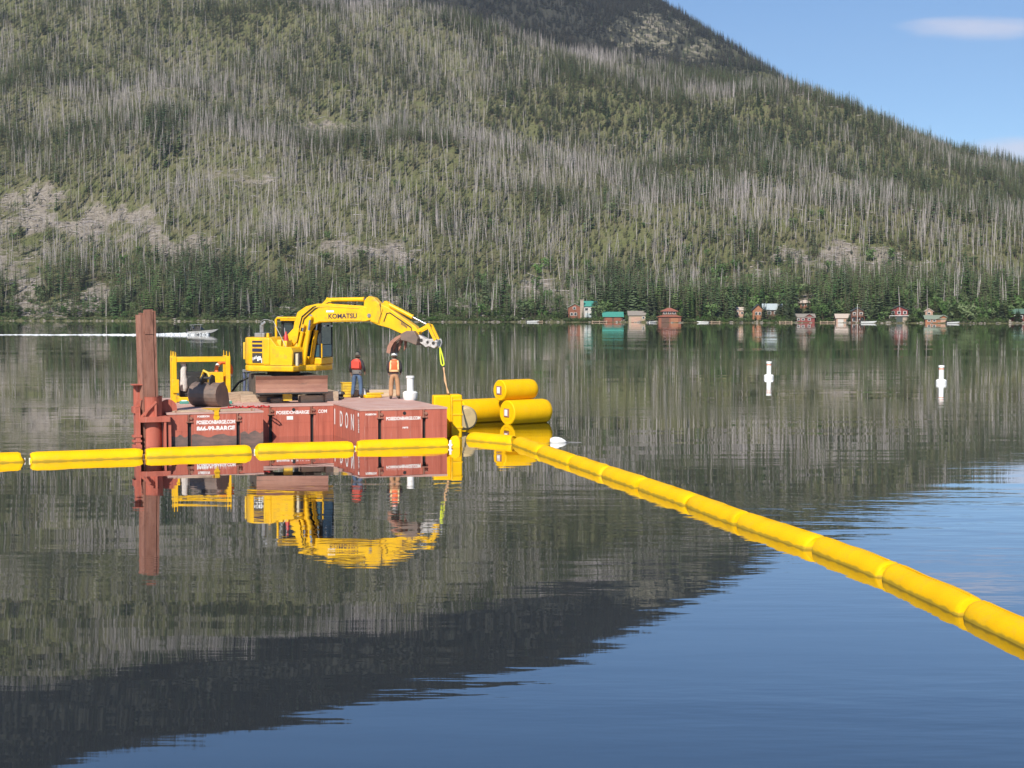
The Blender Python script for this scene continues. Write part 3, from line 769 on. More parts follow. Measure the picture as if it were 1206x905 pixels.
asp = shrub_parts(870, 5.2, 1.9, 240); aso = joined('aspen_pattern', asp[0], asp[1], F['bark'], F['aspen'])
n_ = 4200; t = rs.uniform(-.40, .40, n_); inl = np.abs(rs.normal(0, 75, n_)) + 3.0; y = shore_y(t) + inl; X = t * y; Z = ground(t, y); px_, py_ = project(X, y, Z)
g4 = field(X, y, 50, 55)
ok = (rs.uniform(0, 1, n_) < np.clip((px_ - 520) / 300, .10, 1) * np.clip(.5 + .5 * g4, .06, 1)) & (rs.uniform(0, 1, n_) > bare(px_, py_, (field(X, y, 34, 3) * .7 + field(X, y, 15, 4) * .6)))
for u, hw, sb in HOMES: ok &= ~((np.abs(px_ - u) < hw + 2) & (inl < sb + 12))
t, y, X, Z = t[ok], y[ok], X[ok], Z[ok]; n_ = len(t); k1 = rs.uniform(.5, 1.35, n_)
scatter('aspen_woods', aso, np.stack([X, y, Z], -1), np.stack([np.zeros(n_), np.zeros(n_), rs.uniform(0, 6.28, n_)], -1), np.stack([k1 * rs.uniform(.8, 1.3, n_), k1 * 1.0, k1], -1))
# ------------------------------------------------------------------ shore buildings
H = {}
def hm_(n, c, **k): H[n] = mat(n, c, tuple(x * .75 for x in c), .8, scale=1.2, stretch=(.3, .3, 3), spec=.2, **k)
hm_('brick_red_logs', (.24, .095, .062)); hm_('brown_logs', (.13, .075, .055)); hm_('barn_red_boards', (.22, .06, .055)); hm_('tan_boards', (.38, .30, .22))
hm_('pink_boards', (.45, .29, .22)); hm_('orange_boards', (.33, .15, .085)); hm_('white_boards', (.52, .50, .47)); hm_('stone', (.38, .31, .25))
for n_, c_ in (('teal_roof', (.06, .27, .22)), ('grey_roof', (.27, .24, .21)), ('red_roof', (.30, .11, .075)), ('pale_metal_roof', (.40, .46, .48)), ('green_roof', (.10, .17, .13)), ('dark_roof', (.055, .07, .065)), ('pale_roof', (.52, .43, .37)), ('sage_roof', (.22, .26, .20))):
    H[n_] = mat(n_, c_, tuple(x * .85 for x in c_), .55, scale=3, spec=.3)
H['window'] = mat('house_window_glass', (.012, .016, .02), (.02, .024, .03), .12, scale=2)
H['frame'] = M['white']

def roof_mb(mb, w, d, z, rise, kind, ov=.5, x=0, y=0):
    a, b = w / 2 + ov, d / 2 + ov
    if kind == 'ridge_x':
        for s in (-1, 1):
            mb.add([(x - a, y + s * b, z - .15), (x + a, y + s * b, z - .15), (x + a, y, z + rise), (x - a, y, z + rise),
                    (x - a, y + s * b, z + .07), (x + a, y + s * b, z + .07), (x + a, y, z + rise + .22), (x - a, y, z + rise + .22)],
                   [(0, 1, 2, 3), (7, 6, 5, 4), (0, 4, 5, 1), (1, 5, 6, 2), (2, 6, 7, 3), (3, 7, 4, 0)])
    elif kind == 'ridge_y':
        for s in (-1, 1):
            mb.add([(x + s * a, y - b, z - .15), (x + s * a, y + b, z - .15), (x, y + b, z + rise), (x, y - b, z + rise),
                    (x + s * a, y - b, z + .07), (x + s * a, y + b, z + .07), (x, y + b, z + rise + .22), (x, y - b, z + rise + .22)],
                   [(0, 1, 2, 3), (7, 6, 5, 4), (0, 4, 5, 1), (1, 5, 6, 2), (2, 6, 7, 3), (3, 7, 4, 0)])
    elif kind == 'hip':
        k = min(a, b) * .9
        mb.add([(x - a, y - b, z), (x + a, y - b, z), (x + a, y + b, z), (x - a, y + b, z), (x - a + k, y, z + rise), (x + a - k, y, z + rise)],
               [(0, 1, 5, 4), (1, 2, 5), (2, 3, 4, 5), (3, 0, 4), (3, 2, 1, 0)])
    else:   # lean-to falling to the front
        mb.add([(x - a, y - b, z), (x + a, y - b, z), (x + a, y + b, z + rise), (x - a, y + b, z + rise), (x - a, y - b, z + .2), (x + a, y - b, z + .2), (x + a, y + b, z + rise + .2), (x - a, y + b, z + rise + .2)],
               [(3, 2, 1, 0), (4, 5, 6, 7), (0, 1, 5, 4), (1, 2, 6, 5), (2, 3, 7, 6), (3, 0, 4, 7)])
def walls_mb(mb, w, d, z0, z1, rise, kind, x=0, y=0):
    mb.bb(x - w / 2, x + w / 2, y - d / 2, y + d / 2, z0, z1)
    if kind == 'ridge_x':
        for s in (-1, 1):
            X = x + s * (w / 2 - .1)
            mb.add([(X, y - d / 2, z1), (X, y + d / 2, z1), (X, y, z1 + rise * .97), (X + .09 * s, y - d / 2, z1), (X + .09 * s, y + d / 2, z1), (X + .09 * s, y, z1 + rise * .97)], [(0, 1, 2), (5, 4, 3), (0, 3, 4, 1), (1, 4, 5, 2), (2, 5, 3, 0)])
    if kind == 'ridge_y':
        mb.prism([(x - w / 2, z1), (x + w / 2, z1), (x, z1 + rise * .97)], y - d / 2, y + d / 2)
def window(par, x, y, z, w, h, pane='window'):
    f = MB(); f.bb(x - w / 2 - .1, x + w / 2 + .1, y - .08, y + .05, z - h / 2 - .1, z + h / 2 + .1)
    o = f.build('window', H['frame'], par)
    g = MB(); g.bb(x - w / 2, x + w / 2, y - .12, y - .082, z - h / 2, z + h / 2); g.build('pane', H['window'], o)
def home(px, setback, label, name='cabin', cat='cabin', sink=True):
    t = (px - 603) / FPX; y = float(shore_y(t)) + setback
    z = max(.55, float(ground(t, y)))
    e = empty(name, (t * y, y, z), -math.atan(t) * .6 + .02, label, cat); e.scale = (1.04, 1, .88); return e, y / FPX
# chimney house
e, s = home(684, 12, 'two-storey brick red log house with teal roof and tall tan chimney', 'log_house', 'house'); m = s
z0 = -3
W = MB(); walls_mb(W, 5.0, 7, z0, 4.2, 1.6, 'ridge_y', -2.4, 0); W.build('wall', H['brick_red_logs'], e)
W = MB(); walls_mb(W, 5.4, 7, z0, 4.8, 1.9, 'ridge_x', 2.9, .4); W.build('wing_wall', H['white_boards'], e)
r_ = MB(); roof_mb(r_, 5.0, 7, 4.2, 1.6, 'ridge_y', .4, -2.4, 0); r_.build('roof', H['sage_roof'], e)
r_ = MB(); roof_mb(r_, 5.4, 7, 4.8, 2.1, 'ridge_x', .5, 2.9, .4); r_.build('roof', H['teal_roof'], e)
c_ = MB(); c_.bb(-.4, .9, -4.0, -2.9, z0, 7.6); c_.bb(-.55, 1.05, -4.15, -2.75, 7.4, 7.7); c_.build('chimney', H['stone'], e)
for x in (-3.6, -2.2): window(e, x, -3.55, 1.2, .9, 1.1)
window(e, -2.6, -3.55, 3.9, .9, .9)
for x in (2.0, 4.2): window(e, x, -3.15, 3.4, 1.1, 1.1)
d_ = MB(); d_.bb(1.6, 4.6, -3.7, -3.1, -.2, 1.6); d_.build('garage_door', H['pale_metal_roof'], e)
# teal boathouse
e, s = home(721.5, 4, 'long low brown boathouse under a bright teal roof', 'boathouse', 'boathouse')
W = MB(); walls_mb(W, 7.0, 7, -2, 1.9, 1.9, 'ridge_x'); W.build('wall', H['brown_logs'], e)
r_ = MB(); roof_mb(r_, 7.0, 7, 1.9, 1.9, 'ridge_x', .5); r_.build('roof', H['teal_roof'], e)
d_ = MB(); d_.bb(-2.9, -.4, -3.62, -3.45, -.5, 1.5); d_.build('boat_door', H['brick_red_logs'], e)
d_ = MB(); d_.bb(.3, 2.9, -3.62, -3.45, -.5, 1.5); d_.build('boat_door', H['brick_red_logs'], e)
# tan boathouse
e, s = home(750, 4, 'tan boarded boathouse with grey roof and pale lower wall', 'boathouse', 'boathouse')
W = MB(); walls_mb(W, 6.2, 6.5, -2, 2.6, 1.6, 'ridge_x'); W.build('wall', H['tan_boards'], e)
r_ = MB(); roof_mb(r_, 6.2, 6.5, 2.6, 1.6, 'ridge_x', .45); r_.build('roof', H['grey_roof'], e)
d_ = MB(); d_.bb(-2.3, 1.2, -3.4, -3.2, -.5, 1.7); d_.build('boat_door', H['pink_boards'], e)
window(e, 2.2, -3.3, 1.5, .7, .7)
# red two-tier
e, s = home(788, 4, 'rust red two-tiered boathouse with hipped roof and balcony', 'boathouse', 'boathouse')
W = MB(); walls_mb(W, 8.0, 7, -2, 1.9, 0, 'hip'); W.build('wall', H['brick_red_logs'], e)
r_ = MB(); roof_mb(r_, 8.0, 7, 1.9, 1.3, 'hip', .5); r_.build('lower_roof', H['red_roof'], e)
W = MB(); walls_mb(W, 5.2, 4.6, 1.95, 4.2, 0, 'hip', 0, .4); W.build('upper_wall', H['brown_logs'], e)
r_ = MB(); roof_mb(r_, 5.2, 4.6, 4.2, 1.5, 'hip', .7, 0, .4); r_.build('roof', H['red_roof'], e)
for x in (-1.6, 0, 1.6): window(e, x, -1.95, 3.6, .8, .8)
d_ = MB(); d_.bb(-3.0, -.3, -3.62, -3.45, -.5, 1.4); d_.build('boat_door', H['brown_logs'], e)
d_ = MB(); d_.bb(.3, 3.0, -3.62, -3.45, -.5, 1.4); d_.build('boat_door', H['orange_boards'], e)
# log house with pale metal roof
e, s = home(901, 12, 'honey log house with pale blue metal roof between spruces', 'log_house', 'house')
W = MB(); walls_mb(W, 3.9, 6, -3, 3.2, 2.4, 'ridge_y', -2.9, -.6); W.build('gable_wall', H['orange_boards'], e)
W = MB(); walls_mb(W, 6.0, 6, -3, 3.6, 2.0, 'ridge_x', 2.4, 0); W.build('wall', H['brown_logs'], e)
r_ = MB(); roof_mb(r_, 3.9, 6, 3.2, 2.6, 'ridge_y', .5, -2.9, -.6); r_.build('gable_roof', H['dark_roof'], e)
r_ = MB(); roof_mb(r_, 6.0, 6, 3.6, 2.4, 'ridge_x', .7, 2.4, 0); r_.build('roof', H['pale_metal_roof'], e)
for x in (-3.5, -2.3): window(e, x, -3.65, 2.0, .7, 1.1)
for x in (1.2, 3.4): window(e, x, -3.05, 2.3, 1.0, 1.1)
# pale cabin on the slope
e, s = home(947.5, 40, 'small cabin with pale hipped roof standing above the red boathouse', 'cabin', 'cabin')
W = MB(); walls_mb(W, 4.0, 4, -4, 2.0, 0, 'hip'); W.build('wall', H['brick_red_logs'], e)
r_ = MB(); roof_mb(r_, 4.6, 4, 2.0, 1.5, 'hip', .8); r_.build('roof', H['pale_roof'], e)
window(e, -.9, -2.05, 1.1, .8, .8); window(e, .9, -2.05, 1.1, .8, .8)
# barn red boathouse
e, s = home(946.5, 4, 'barn red boathouse with grey roof and central front gable', 'boathouse', 'boathouse')
W = MB(); walls_mb(W, 7.0, 6, -2, 1.7, 1.3, 'ridge_x'); W.prism([(-.2, 1.7), (3.4, 1.7), (1.6, 3.0)], -3.05, -1); W.build('wall', H['barn_red_boards'], e)
r_ = MB(); roof_mb(r_, 7.0, 6, 1.7, 1.3, 'ridge_x', .4); roof_mb(r_, 3.6, 2.2, 1.75, 1.35, 'ridge_y', .3, 1.6, -2.1); r_.build('roof', H['grey_roof'], e)
for x in (-2.2, -.6, 1.6): window(e, x, -3.06, .8, .8, .7)
# pink boathouse
e, s = home(993, 4, 'pinkish white boathouse with dark open boat door', 'boathouse', 'boathouse')
W = MB(); walls_mb(W, 5.6, 6, -2, 1.5, 1.5, 'ridge_x'); W.build('wall', H['pink_boards'], e)
r_ = MB(); roof_mb(r_, 5.6, 6, 1.5, 1.5, 'ridge_x', .4); r_.build('roof', H['pale_roof'], e)
d_ = MB(); d_.bb(.6, 2.2, -3.1, -2.95, -.5, .9); d_.build('boat_door', H['dark_roof'], e)
d_ = MB(); d_.bb(-2.3, -.3, -3.1, -2.95, -.5, .9); d_.build('boat_door', H['white_boards'], e)
# tall lodge with flagpole
e, s = home(1011, 5, 'tall brown lodge with dark roof and flagpole by the pink boathouse', 'lodge', 'lodge')
W = MB(); walls_mb(W, 4.2, 5, -2, 4.2, 1.3, 'ridge_y', -.6, 0); W.build('wall', H['brown_logs'], e)
r_ = MB(); roof_mb(r_, 4.2, 5, 4.2, 1.5, 'ridge_y', .4, -.6, 0); r_.build('roof', H['dark_roof'], e)
W = MB(); walls_mb(W, 4.6, 4.5, -2, 3.8, 0, 'lean', 4.0, 1.2); W.build('annex_wall', H['brown_logs'], e)
r_ = MB(); roof_mb(r_, 4.6, 4.5, 3.85, 1.0, 'lean', .4, 4.0, 1.2); r_.build('annex_roof', H['green_roof'], e)
W = MB(); W.bb(-2.9, 1.7, -3.5, -2.55, 1.9, 2.1)
for x in (-2.8, -1.3, .2, 1.6): W.bb(x - .07, x + .07, -3.5, -3.4, -1, 3.0)
W.bb(-2.9, 1.7, -3.5, -3.4, 2.9, 3.05); W.build('balcony', H['brick_red_logs'], e)
for x in (-1.8, .5):
    window(e, x, -2.55, 3.2, .8, .9); window(e, x, -2.55, .8, 1.0, 1.2)
W = MB(); W.cyl((-.9, -3.7, -1), (-.9, -3.7, 7.3), .07, .05, 6); W.build('flagpole', M['white'], e)
# stone based log house
e, s = home(1057, 6, 'dark red log house on a pale stone base behind tall spruces', 'log_house', 'house')
W = MB(); W.bb(-3.3, 3.3, -3.2, 3.2, -2, 2.1); W.build('stone_base', H['stone'], e)
W = MB(); walls_mb(W, 6.0, 5.6, 2.1, 4.4, 1.4, 'ridge_y'); W.build('wall', H['barn_red_boards'], e)
r_ = MB(); roof_mb(r_, 6.0, 5.6, 4.4, 1.6, 'ridge_y', .5); r_.build('roof', H['dark_roof'], e)
for x in (-2, 0, 2): window(e, x, -2.85, 3.3, .9, 1.0)
W = MB(); W.bb(-3.2, 3.2, -3.9, -2.95, 1.95, 2.12); W.build('balcony', M['white'], e)
d_ = MB(); d_.bb(-1.0, 1.2, -3.35, -3.15, -.5, 1.6); d_.build('door', H['dark_roof'], e)
# orange boathouse
e, s = home(1102, 4, 'orange boarded boathouse with low sage roof and front gable', 'boathouse', 'boathouse')
W = MB(); walls_mb(W, 7.8, 6, -2, 1.2, 1.2, 'ridge_x'); W.prism([(.2, 1.2), (3.8, 1.2), (2.0, 2.6)], -3.1, -1); W.build('wall', H['orange_boards'], e)
r_ = MB(); roof_mb(r_, 7.8, 6, 1.2, 1.3, 'ridge_x', .4); roof_mb(r_, 3.6, 2.4, 1.25, 1.4, 'ridge_y', .3, 2.0, -2.1); r_.build('roof', H['sage_roof'], e)
for x in (-2.7, -1.0): window(e, x, -3.05, .5, .8, .6)
d_ = MB(); d_.bb(1.1, 2.9, -3.2, -3.05, -.5, 1.0); d_.build('boat_door', H['pink_boards'], e)
e, s = home(1093, 16, 'small pink cabin peeking out behind the orange boathouse', 'cabin', 'cabin')
W = MB(); walls_mb(W, 2.6, 3, -3, 2.2, 1.0, 'ridge_y'); W.build('wall', H['pink_boards'], e)
r_ = MB(); roof_mb(r_, 2.6, 3, 2.2, 1.1, 'ridge_y', .3); r_.build('roof', H['pale_roof'], e)
window(e, 0, -1.55, 1.4, .7, .7)
# long lodge
e, s = home(1206, 7, 'long brown lodge with green roof at the end of the shore', 'lodge', 'lodge')
W = MB(); walls_mb(W, 9.5, 6, -3, 2.6, 1.5, 'ridge_x'); W.build('wall', H['brown_logs'], e)
r_ = MB(); roof_mb(r_, 9.5, 6, 3.0, 1.7, 'ridge_x', .8); r_.build('roof', H['green_roof'], e)
W = MB(); W.bb(-4.8, 4.8, -4.4, -3.05, .3, .5); W.bb(-4.8, 4.8, -4.4, -4.3, 1.2, 1.35)
for k in range(6): W.bb(-4.75 + k * 1.88, -4.6 + k * 1.88, -4.4, -4.28, -2, 1.3)
W.build('balcony', H['barn_red_boards'], e)
for x in (-3.4, -1.6, .2, 2, 3.8): window(e, x, -3.05, 1.6, .9, 1.1)
# stone terrace cabin
e, s = home(870.5, 17, 'pinkish stone cabin above the log house shore', 'cabin', 'cabin')
W = MB(); walls_mb(W, 3.6, 3.6, -3, 2.6, 1.0, 'ridge_x'); W.build('wall', H['pink_boards'], e)
r_ = MB(); roof_mb(r_, 3.6, 3.6, 2.6, 1.1, 'ridge_x', .4); r_.build('roof', H['pale_roof'], e)
window(e, -.8, -1.85, 1.4, .7, .8); window(e, .8, -1.85, 1.4, .7, .8)
W = MB(); W.bb(-2.6, 2.6, -4.2, -1.9, -3, -.3); W.build('terrace', H['stone'], e)
# docks with planks
def dock(px, w, d, label):
    t = (px - 603) / FPX; y = float(shore_y(t)) - d / 2 + 1
    e = empty('dock', (t * y, y, 0), -math.atan(t), label, 'dock')
    f = MB()
    for x in (-w / 2 + .3, 0, w / 2 - .3):
        for q in (-d / 2 + .2, d / 2 - .2): f.cyl((x, q, -2), (x, q, .75), .12, n=6)
    for q in (-d / 2 + .2, d / 2 - .2): f.bb(-w / 2, w / 2, q - .08, q + .08, .22, .40)
    f.build('frame', M['wood'], e)
    nb = max(4, int(w / .8)); st = w / nb; pmh = None
    for k in range(nb):
        if pmh is None:
            p = MB(); p.bb(-st / 2 + .02, st / 2 - .02, -d / 2, d / 2, .40, .47); o = p.build('plank', M['palewood'], e); pmh = o.data
        else:
            o = bpy.data.objects.new('plank', pmh); C.objects.link(o); o.parent = e
        o.location.x = -w / 2 + st * (k + .5)
dock(632, 5.0, 3, 'short dock by the shore below the chimney house')
dock(706, 6.0, 3, 'pale dock beside the teal-roofed boathouse')
dock(838, 6.5, 3, 'pale dock on bare shore near the red two-tiered boathouse')
dock(925, 5.0, 3, 'low dock next to the barn red boathouse')
dock(974, 5.5, 3, 'low dock between the barn red and pinkish boathouses')
# moored boats
def runabout(name, loc, rz, L, label, group=None, cover='white', hull='white'):
    e = empty(name, loc, rz, label, 'boat', group)
    n = 9; rings = []
    hb = MB(); vs = []
    for i in range(n):
        f = i / (n - 1); x = (f - .45) * L
        wv = .5 * .36 * L * (1 - max(0, (f - .45) / .55) ** 2.2) * (.92 if f < .1 else 1)
        zt = .10 * L + .035 * L * f * f; zk = -.03 * L + (.155 * L * max(0, (f - .55) / .45) ** 2)
        vs += [(x, -wv, zt), (x, -wv * .82, max(.02 * L, zk + .008 * L)), (x, 0, zk), (x, wv * .82, max(.02 * L, zk + .008 * L)), (x, wv, zt)]
    fs = []
    for i in range(n - 1):
        for k in range(4):
            a = i * 5 + k; fs.append((a, a + 1, a + 6, a + 5))
    fs.append((0, 1, 2, 3, 4))
    hb.add(vs, fs); hb.build('hull', M[hull], e, smooth=40)
    d = MB(); n0 = [(vs[i * 5][0], vs[i * 5][1] * .97, vs[i * 5][2] - .03) for i in range(n)]; n1 = [(p[0], -p[1], p[2]) for p in n0]
    d.add(n0 + n1, [(i, i + 1, n + i + 1, n + i) for i in range(n - 1)]); d.build('deck', M[cover], e)
    wsd = MB(); wsd.add([(.02 * L, -.15 * L, .13 * L), (.02 * L, .15 * L, .13 * L), (-.05 * L, .13 * L, .22 * L), (-.05 * L, -.13 * L, .22 * L), (.12 * L, 0, .14 * L), (.0, 0, .225 * L)], [(0, 4, 5, 3), (4, 1, 2, 5)])
    wsd.build('windscreen', M['glass'], e)
    c = MB(); c.bb(-.30 * L, -.06 * L, -.12 * L, .12 * L, .118 * L, .16 * L); c.bb(-.32 * L, -.27 * L, -.12 * L, .12 * L, .16 * L, .21 * L); c.build('seat', M['dark'], e, bevel=.03)
    mt = MB(); mt.bb(-.52 * L, -.45 * L, -.05 * L, .05 * L, .02 * L, .19 * L); mt.build('outboard_motor', M['black'], e, bevel=.04)
    return e
for px, dy, L, rz, lab in ((627, 5, 5, .1, 'white runabout moored at the dock below the chimney house'), (768.5, 3, 4.5, .6, 'small white boat between the tan and red boathouses'),
                           (828, 4, 4.5, 2.9, 'white boat on the shore beyond the red two-tiered boathouse'), (1022, 4, 6, .05, 'white boat moored by the flagpole lodge'), (1121.5, 4, 5, .2, 'white boat near the orange boathouse')):
    t = (px - 603) / FPX; y = float(shore_y(t)) - dy
    runabout('motorboat', (t * y, y, .02), rz, L, lab)

# speedboat under way with its wake
p = on_level(238, 394.6, 0)
sb = runabout('speedboat', (p.x, p.y, .18), R(4), 5.6, 'white open speedboat planing over the lake trailing foam', hull='steel_white')
sb.rotation_euler.y = R(-3)
cn = MB()
for x in (-1.9, -.2):
    for s in (-1, 1): cn.cyl((x, s * .95, .8), (x + .15, s * .8, 1.75), .03, n=5)
cn.slab([(-2.1, -.9), (.3, -.85), (.3, .85), (-2.1, .9)], 1.75, 1.82)
cn.build('canopy', M['steel'], sb)
b_ = MB(); b_.bb(-.9, -.4, -.5, .1, .85, 1.45); b_.build('console', M['dark'], sb, bevel=.05)
def speed_person(x, y, label, shirt):
    o = MB(); o.rings([(0, 0, 0), (0, 0, .25), (0, 0, .5), (0, 0, .56), (0, 0, .62)], [.17, .16, .21, .1, .06], 8); o.ball((0, 0, .74), (.1, .1, .13), 8, 6)
    for s in (-1, 1): o.rings([(0, s * .2, .5), (.08, s * .25, .3), (.25, s * .2, .22)], [.06, .05, .04], 6)
    for s in (-1, 1): o.rings([(0, s * .09, .05), (.4, s * .1, .08), (.42, s * .1, -.3)], [.09, .08, .06], 6)
    q = o.build('person', shirt, None, smooth=60)
    q.matrix_world = Matrix.Translation(p + Vector((0, 0, .18))) @ Matrix.Rotation(R(4), 4, 'Z') @ Matrix.Rotation(R(-3), 4, 'Y') @ Matrix.Translation((x, y, .92))
    tag(q, label, 'person')
speed_person(-.95, -.4, 'person in dark top seated at the speedboat console', M['dark'])
speed_person(-1.6, .45, 'passenger in a pale top sitting at the speedboat stern', M['cloth'])
rgw = random.Random(9)
foam = mat('lake_foam', (.80, .82, .84), (.60, .63, .66), .9, scale=.8)
wk = MB(); L = 150; nseg = 300; base = p
for row in range(2):
    pts = []
    for i in range(nseg + 1):
        f = i / nseg; x = base.x - 1.2 - f * L
        wv = (1.3 if row == 0 else .55) * (1 - .55 * f) * (1.25 if f < .06 else .9) * rgw.uniform(.7, 1.2)
        yc = base.y - 2.0 * f + (1.4 if row == 1 else -.5) * (0.2 + 1.6 * f) + .3 * math.sin(i * .21)
        zt = (.38 * math.exp(-f * 26) + .12 * math.exp(-f * 3) + .035) * rgw.uniform(.6, 1.3)
        pts.append((x, yc, wv, zt))
    for i in range(nseg):
        a, b = pts[i], pts[i + 1]
        if i > 25 and rgw.random() < (.02 if row == 0 else .35): continue
        wk.add([(a[0], a[1] - a[2], -.03), (b[0], b[1] - b[2], -.03), (b[0], b[1], b[3]), (a[0], a[1], a[3]), (b[0], b[1] + b[2], -.03), (a[0], a[1] + a[2], -.03)], [(0, 1, 2, 3), (3, 2, 4, 5)])
# spray thrown from the stern and chines
for k in range(700):
    f = rgw.random() ** 1.7
    c = Vector((base.x + 1.3 - f * 11, base.y + rgw.uniform(-1.6, 1.2) * (.5 + f), rgw.uniform(0, .45) * (1 - f * .6)))
    wk.ball(c, rgw.uniform(.03, .11), 5, 4)
wko = wk.build('boat_wake', foam); tag(wko, kind='stuff')

# ------------------------------------------------------------------ swim-area buoys
def spar_buoy(loc, label, s=1.0):
    e = empty('marker_buoy', loc, 0, label, 'buoy', 'white marker buoys')
    b = MB(); b.rings([(0, 0, -.25), (0, 0, -.08), (0, 0, .16), (0, 0, .24)], [.28, .33, .33, .26], 20); b.build('float_collar', M['white'], e, smooth=40)
    b = MB(); b.rings([(0, 0, .24), (0, 0, .98)], [.155, .155], 20); b.build('column', M['white'], e, smooth=40)
    b = MB(); b.rings([(0, 0, .98), (0, 0, 1.0), (0, 0, 1.10), (0, 0, 1.12)], [.16, .185, .185, .15], 20); b.build('cap', M['white'], e, smooth=40)
    b = MB(); b.rings([(0, 0, .86), (0, 0, .93)], [.158, .158], 20, False); b.build('band', M['orange'], e, smooth=40)
    e.scale = (s, s, s); return e
spar_buoy(on_level(905.5, 445.5), 'white cylinder marker buoy floating off the log house shore')
spar_buoy(on_level(1108.5, 451.5), 'white cylinder marker buoy floating off the orange boathouse shore')
# ------------------------------------------------------------------ barge
BO = Vector((-5.165, 48.92, 0)); BY = R(20.5)
BX, BV = Vector((math.cos(BY), math.sin(BY), 0)), Vector((-math.sin(BY), math.cos(BY), 0))
def deck(u, v, z): return BO + BX * u + BV * v + Vector((0, 0, z))
barge = empty('work_barge', BO, BY, 'oxide red sectional steel work barge with white stencilled lettering', 'barge')
def section(u0, u1, v0, v1, ztop, stained=False):
    z0 = -.45
    hull = MB()
    cw = .13; chans = [u0 + (u1 - u0) * .225, u0 + (u1 - u0) * .735]
    edges = [u0] + [x for c in chans for x in (c - cw / 2, c + cw / 2)] + [u1]
    hull.bb(u0, u1, v0 + .16, v1, z0, ztop - .06)
    for k in (0, 2, 4):                                     # front plates, channels left open between
        hull.bb(edges[k], edges[k + 1], v0, v0 + .157, z0, ztop - .062)
    for c in chans: hull.bb(c - cw / 2, c + cw / 2, v0 + .02, v0 + .157, ztop - .30, ztop - .062)
    # weld seams and ribs on the plates
    for k in (0, 2, 4):
        x0, x1 = edges[k], edges[k + 1]
        hull.bb(x0 + .02, x1 - .02, v0 - .006, v0 - .001, ztop - .64, ztop - .615)
    # thin seams along the side faces
    q = v0 + .6
    while q < v1 - .4:
        hull.bb(u0 - .008, u0 - .001, q, q + .03, z0, ztop - .1); q += 1.02
    o = hull.build('hull_section', M['barge'], barge)
    top = MB(); top.bb(u0 - .015, u1 + .015, v0 - .015, v1 + .01, ztop - .058, ztop); top.build('deck_plate', M['deck'], o)
    for c in chans:
        ch = MB(); ch.bb(c - cw / 2 + .002, c + cw / 2 - .002, v0 + .10, v0 + .158, z0, ztop - .302); ch.build('lock_channel', M['black'], o)
        lk_ = MB(); lk_.bb(c - .11, c + .10, v0 - .05, v0 + .018, ztop - .34, ztop - .30); lk_.bb(c - .05, c - .01, v0 - .04, v0 + .016, ztop - .30, ztop - .06)
        lk_.cyl((c + .05, v0 - .05, ztop - .19), (c + .05, v0 + .01, ztop - .19), .055, n=10); lk_.build('lock_pin', M['rust'], o)
    eye = MB()
    if not stained: eye.cyl(((u0 + u1) / 2 + .02, v0 - .012, ztop - .17), ((u0 + u1) / 2 + .02, v0 + .0, ztop - .17), .06, n=12)
    if not stained: eye.build('towing_eye', M['black'], o)
    if stained:
        st = MB(); rg = random.Random(2)
        for k in (0, 2, 4):
            x0, x1 = edges[k], edges[k + 1]; n = 14
            tops = [.30 + rg.uniform(-.03, .03) + (.06 if k == 4 else 0) + (.04 * math.sin(i * .9)) for i in range(n + 1)]
            for i in range(n):
                a, b = x0 + (x1 - x0) * i / n, x0 + (x1 - x0) * (i + 1) / n
                st.add([(a, v0 - .004, z0), (b, v0 - .004, z0), (b, v0 - .004, tops[i + 1]), (a, v0 - .004, tops[i])], [(0, 1, 2, 3)])
        st.build('waterline_stain', M['stain'], o)
    return o
ZL, ZM, ZR = 1.09, 1.13, 1.185
sL = section(-6.19, -2.97, 1.75, 10.4, ZL, True)
sM = section(-2.965, -.01, 3.85, 10.4, ZM)
sR = section(0, 3.1, 0, 9.6, ZR)
RX = (R(90), 0, 0)
uL = (-6.19 - 2.97) / 2
# yellow sight mark folded over the edge of the outer section
ym = MB(); ym.slab([(uL + .02 - .34, 2.95), (uL + .02 - .10, 1.73), (uL + .02 + .10, 1.73), (uL + .02 + .34, 2.95)], ZL + .056, ZL + .064)
ym.bb(uL - .06, uL + .10, 1.725, 1.734, ZL - .12, ZL + .064)
ym.cyl((uL + .02, 1.748, ZL - .18), (uL + .02, 1.742, ZL - .18), .105, n=20); ym.build('yellow_mark', M['yellow'], sL)
text('lettering', 'POSEIDONBARGE.COM', .17, M['letter'], sL, (uL + .0, 1.746, .74), RX, 1.30, bold=.007)
text('lettering', '866-99-BARGE', .215, M['letter'], sL, (uL + .0, 1.746, .52), RX, 1.30, bold=.009)
text('lettering', 'POSEIDON', .085, M['letter'], sL, (uL - .42, 1.746, .945), RX, .40, bold=.004)
text('lettering', 'POSEIDONBARGE.COM', .155, M['letter'], sR, (1.53, -.004, .83), RX, 1.22, bold=.006)
text('lettering', 'NPB', .11, M['letter'], sR, (1.60, -.004, .52), RX, .20, bold=.004)
text('lettering', 'POSEIDON', .08, M['letter'], sR, (.38, -.004, .995), RX, .38, bold=.004)
text('lettering', 'POSEIDONBARGE', .165, M['letter'], sM, (-1.50, 3.846, .855), RX, 1.20, bold=.006)
text('lettering', '.COM', .165, M['letter'], sM, (-.42, 3.846, .87), RX, .36, bold=.004)
pl = MB(); pl.bb(-1.72, -1.49, 3.838, 3.846, .60, .73); pl.build('white_plate', M['white'], sM)
pl = MB(); pl.bb(-.595, -.565, 3.835, 3.849, -.3, ZM - .1); pl.build('pipe_rub_rail', M['barge'], sM)
for ch, q in (('D', 2.62), ('O', 1.82), ('N', 1.0)):
    text('side_letter', ch, .80, M['letter'], sR, (-.012, q, .64), (R(90), 0, R(-90)), .40, bold=.006)
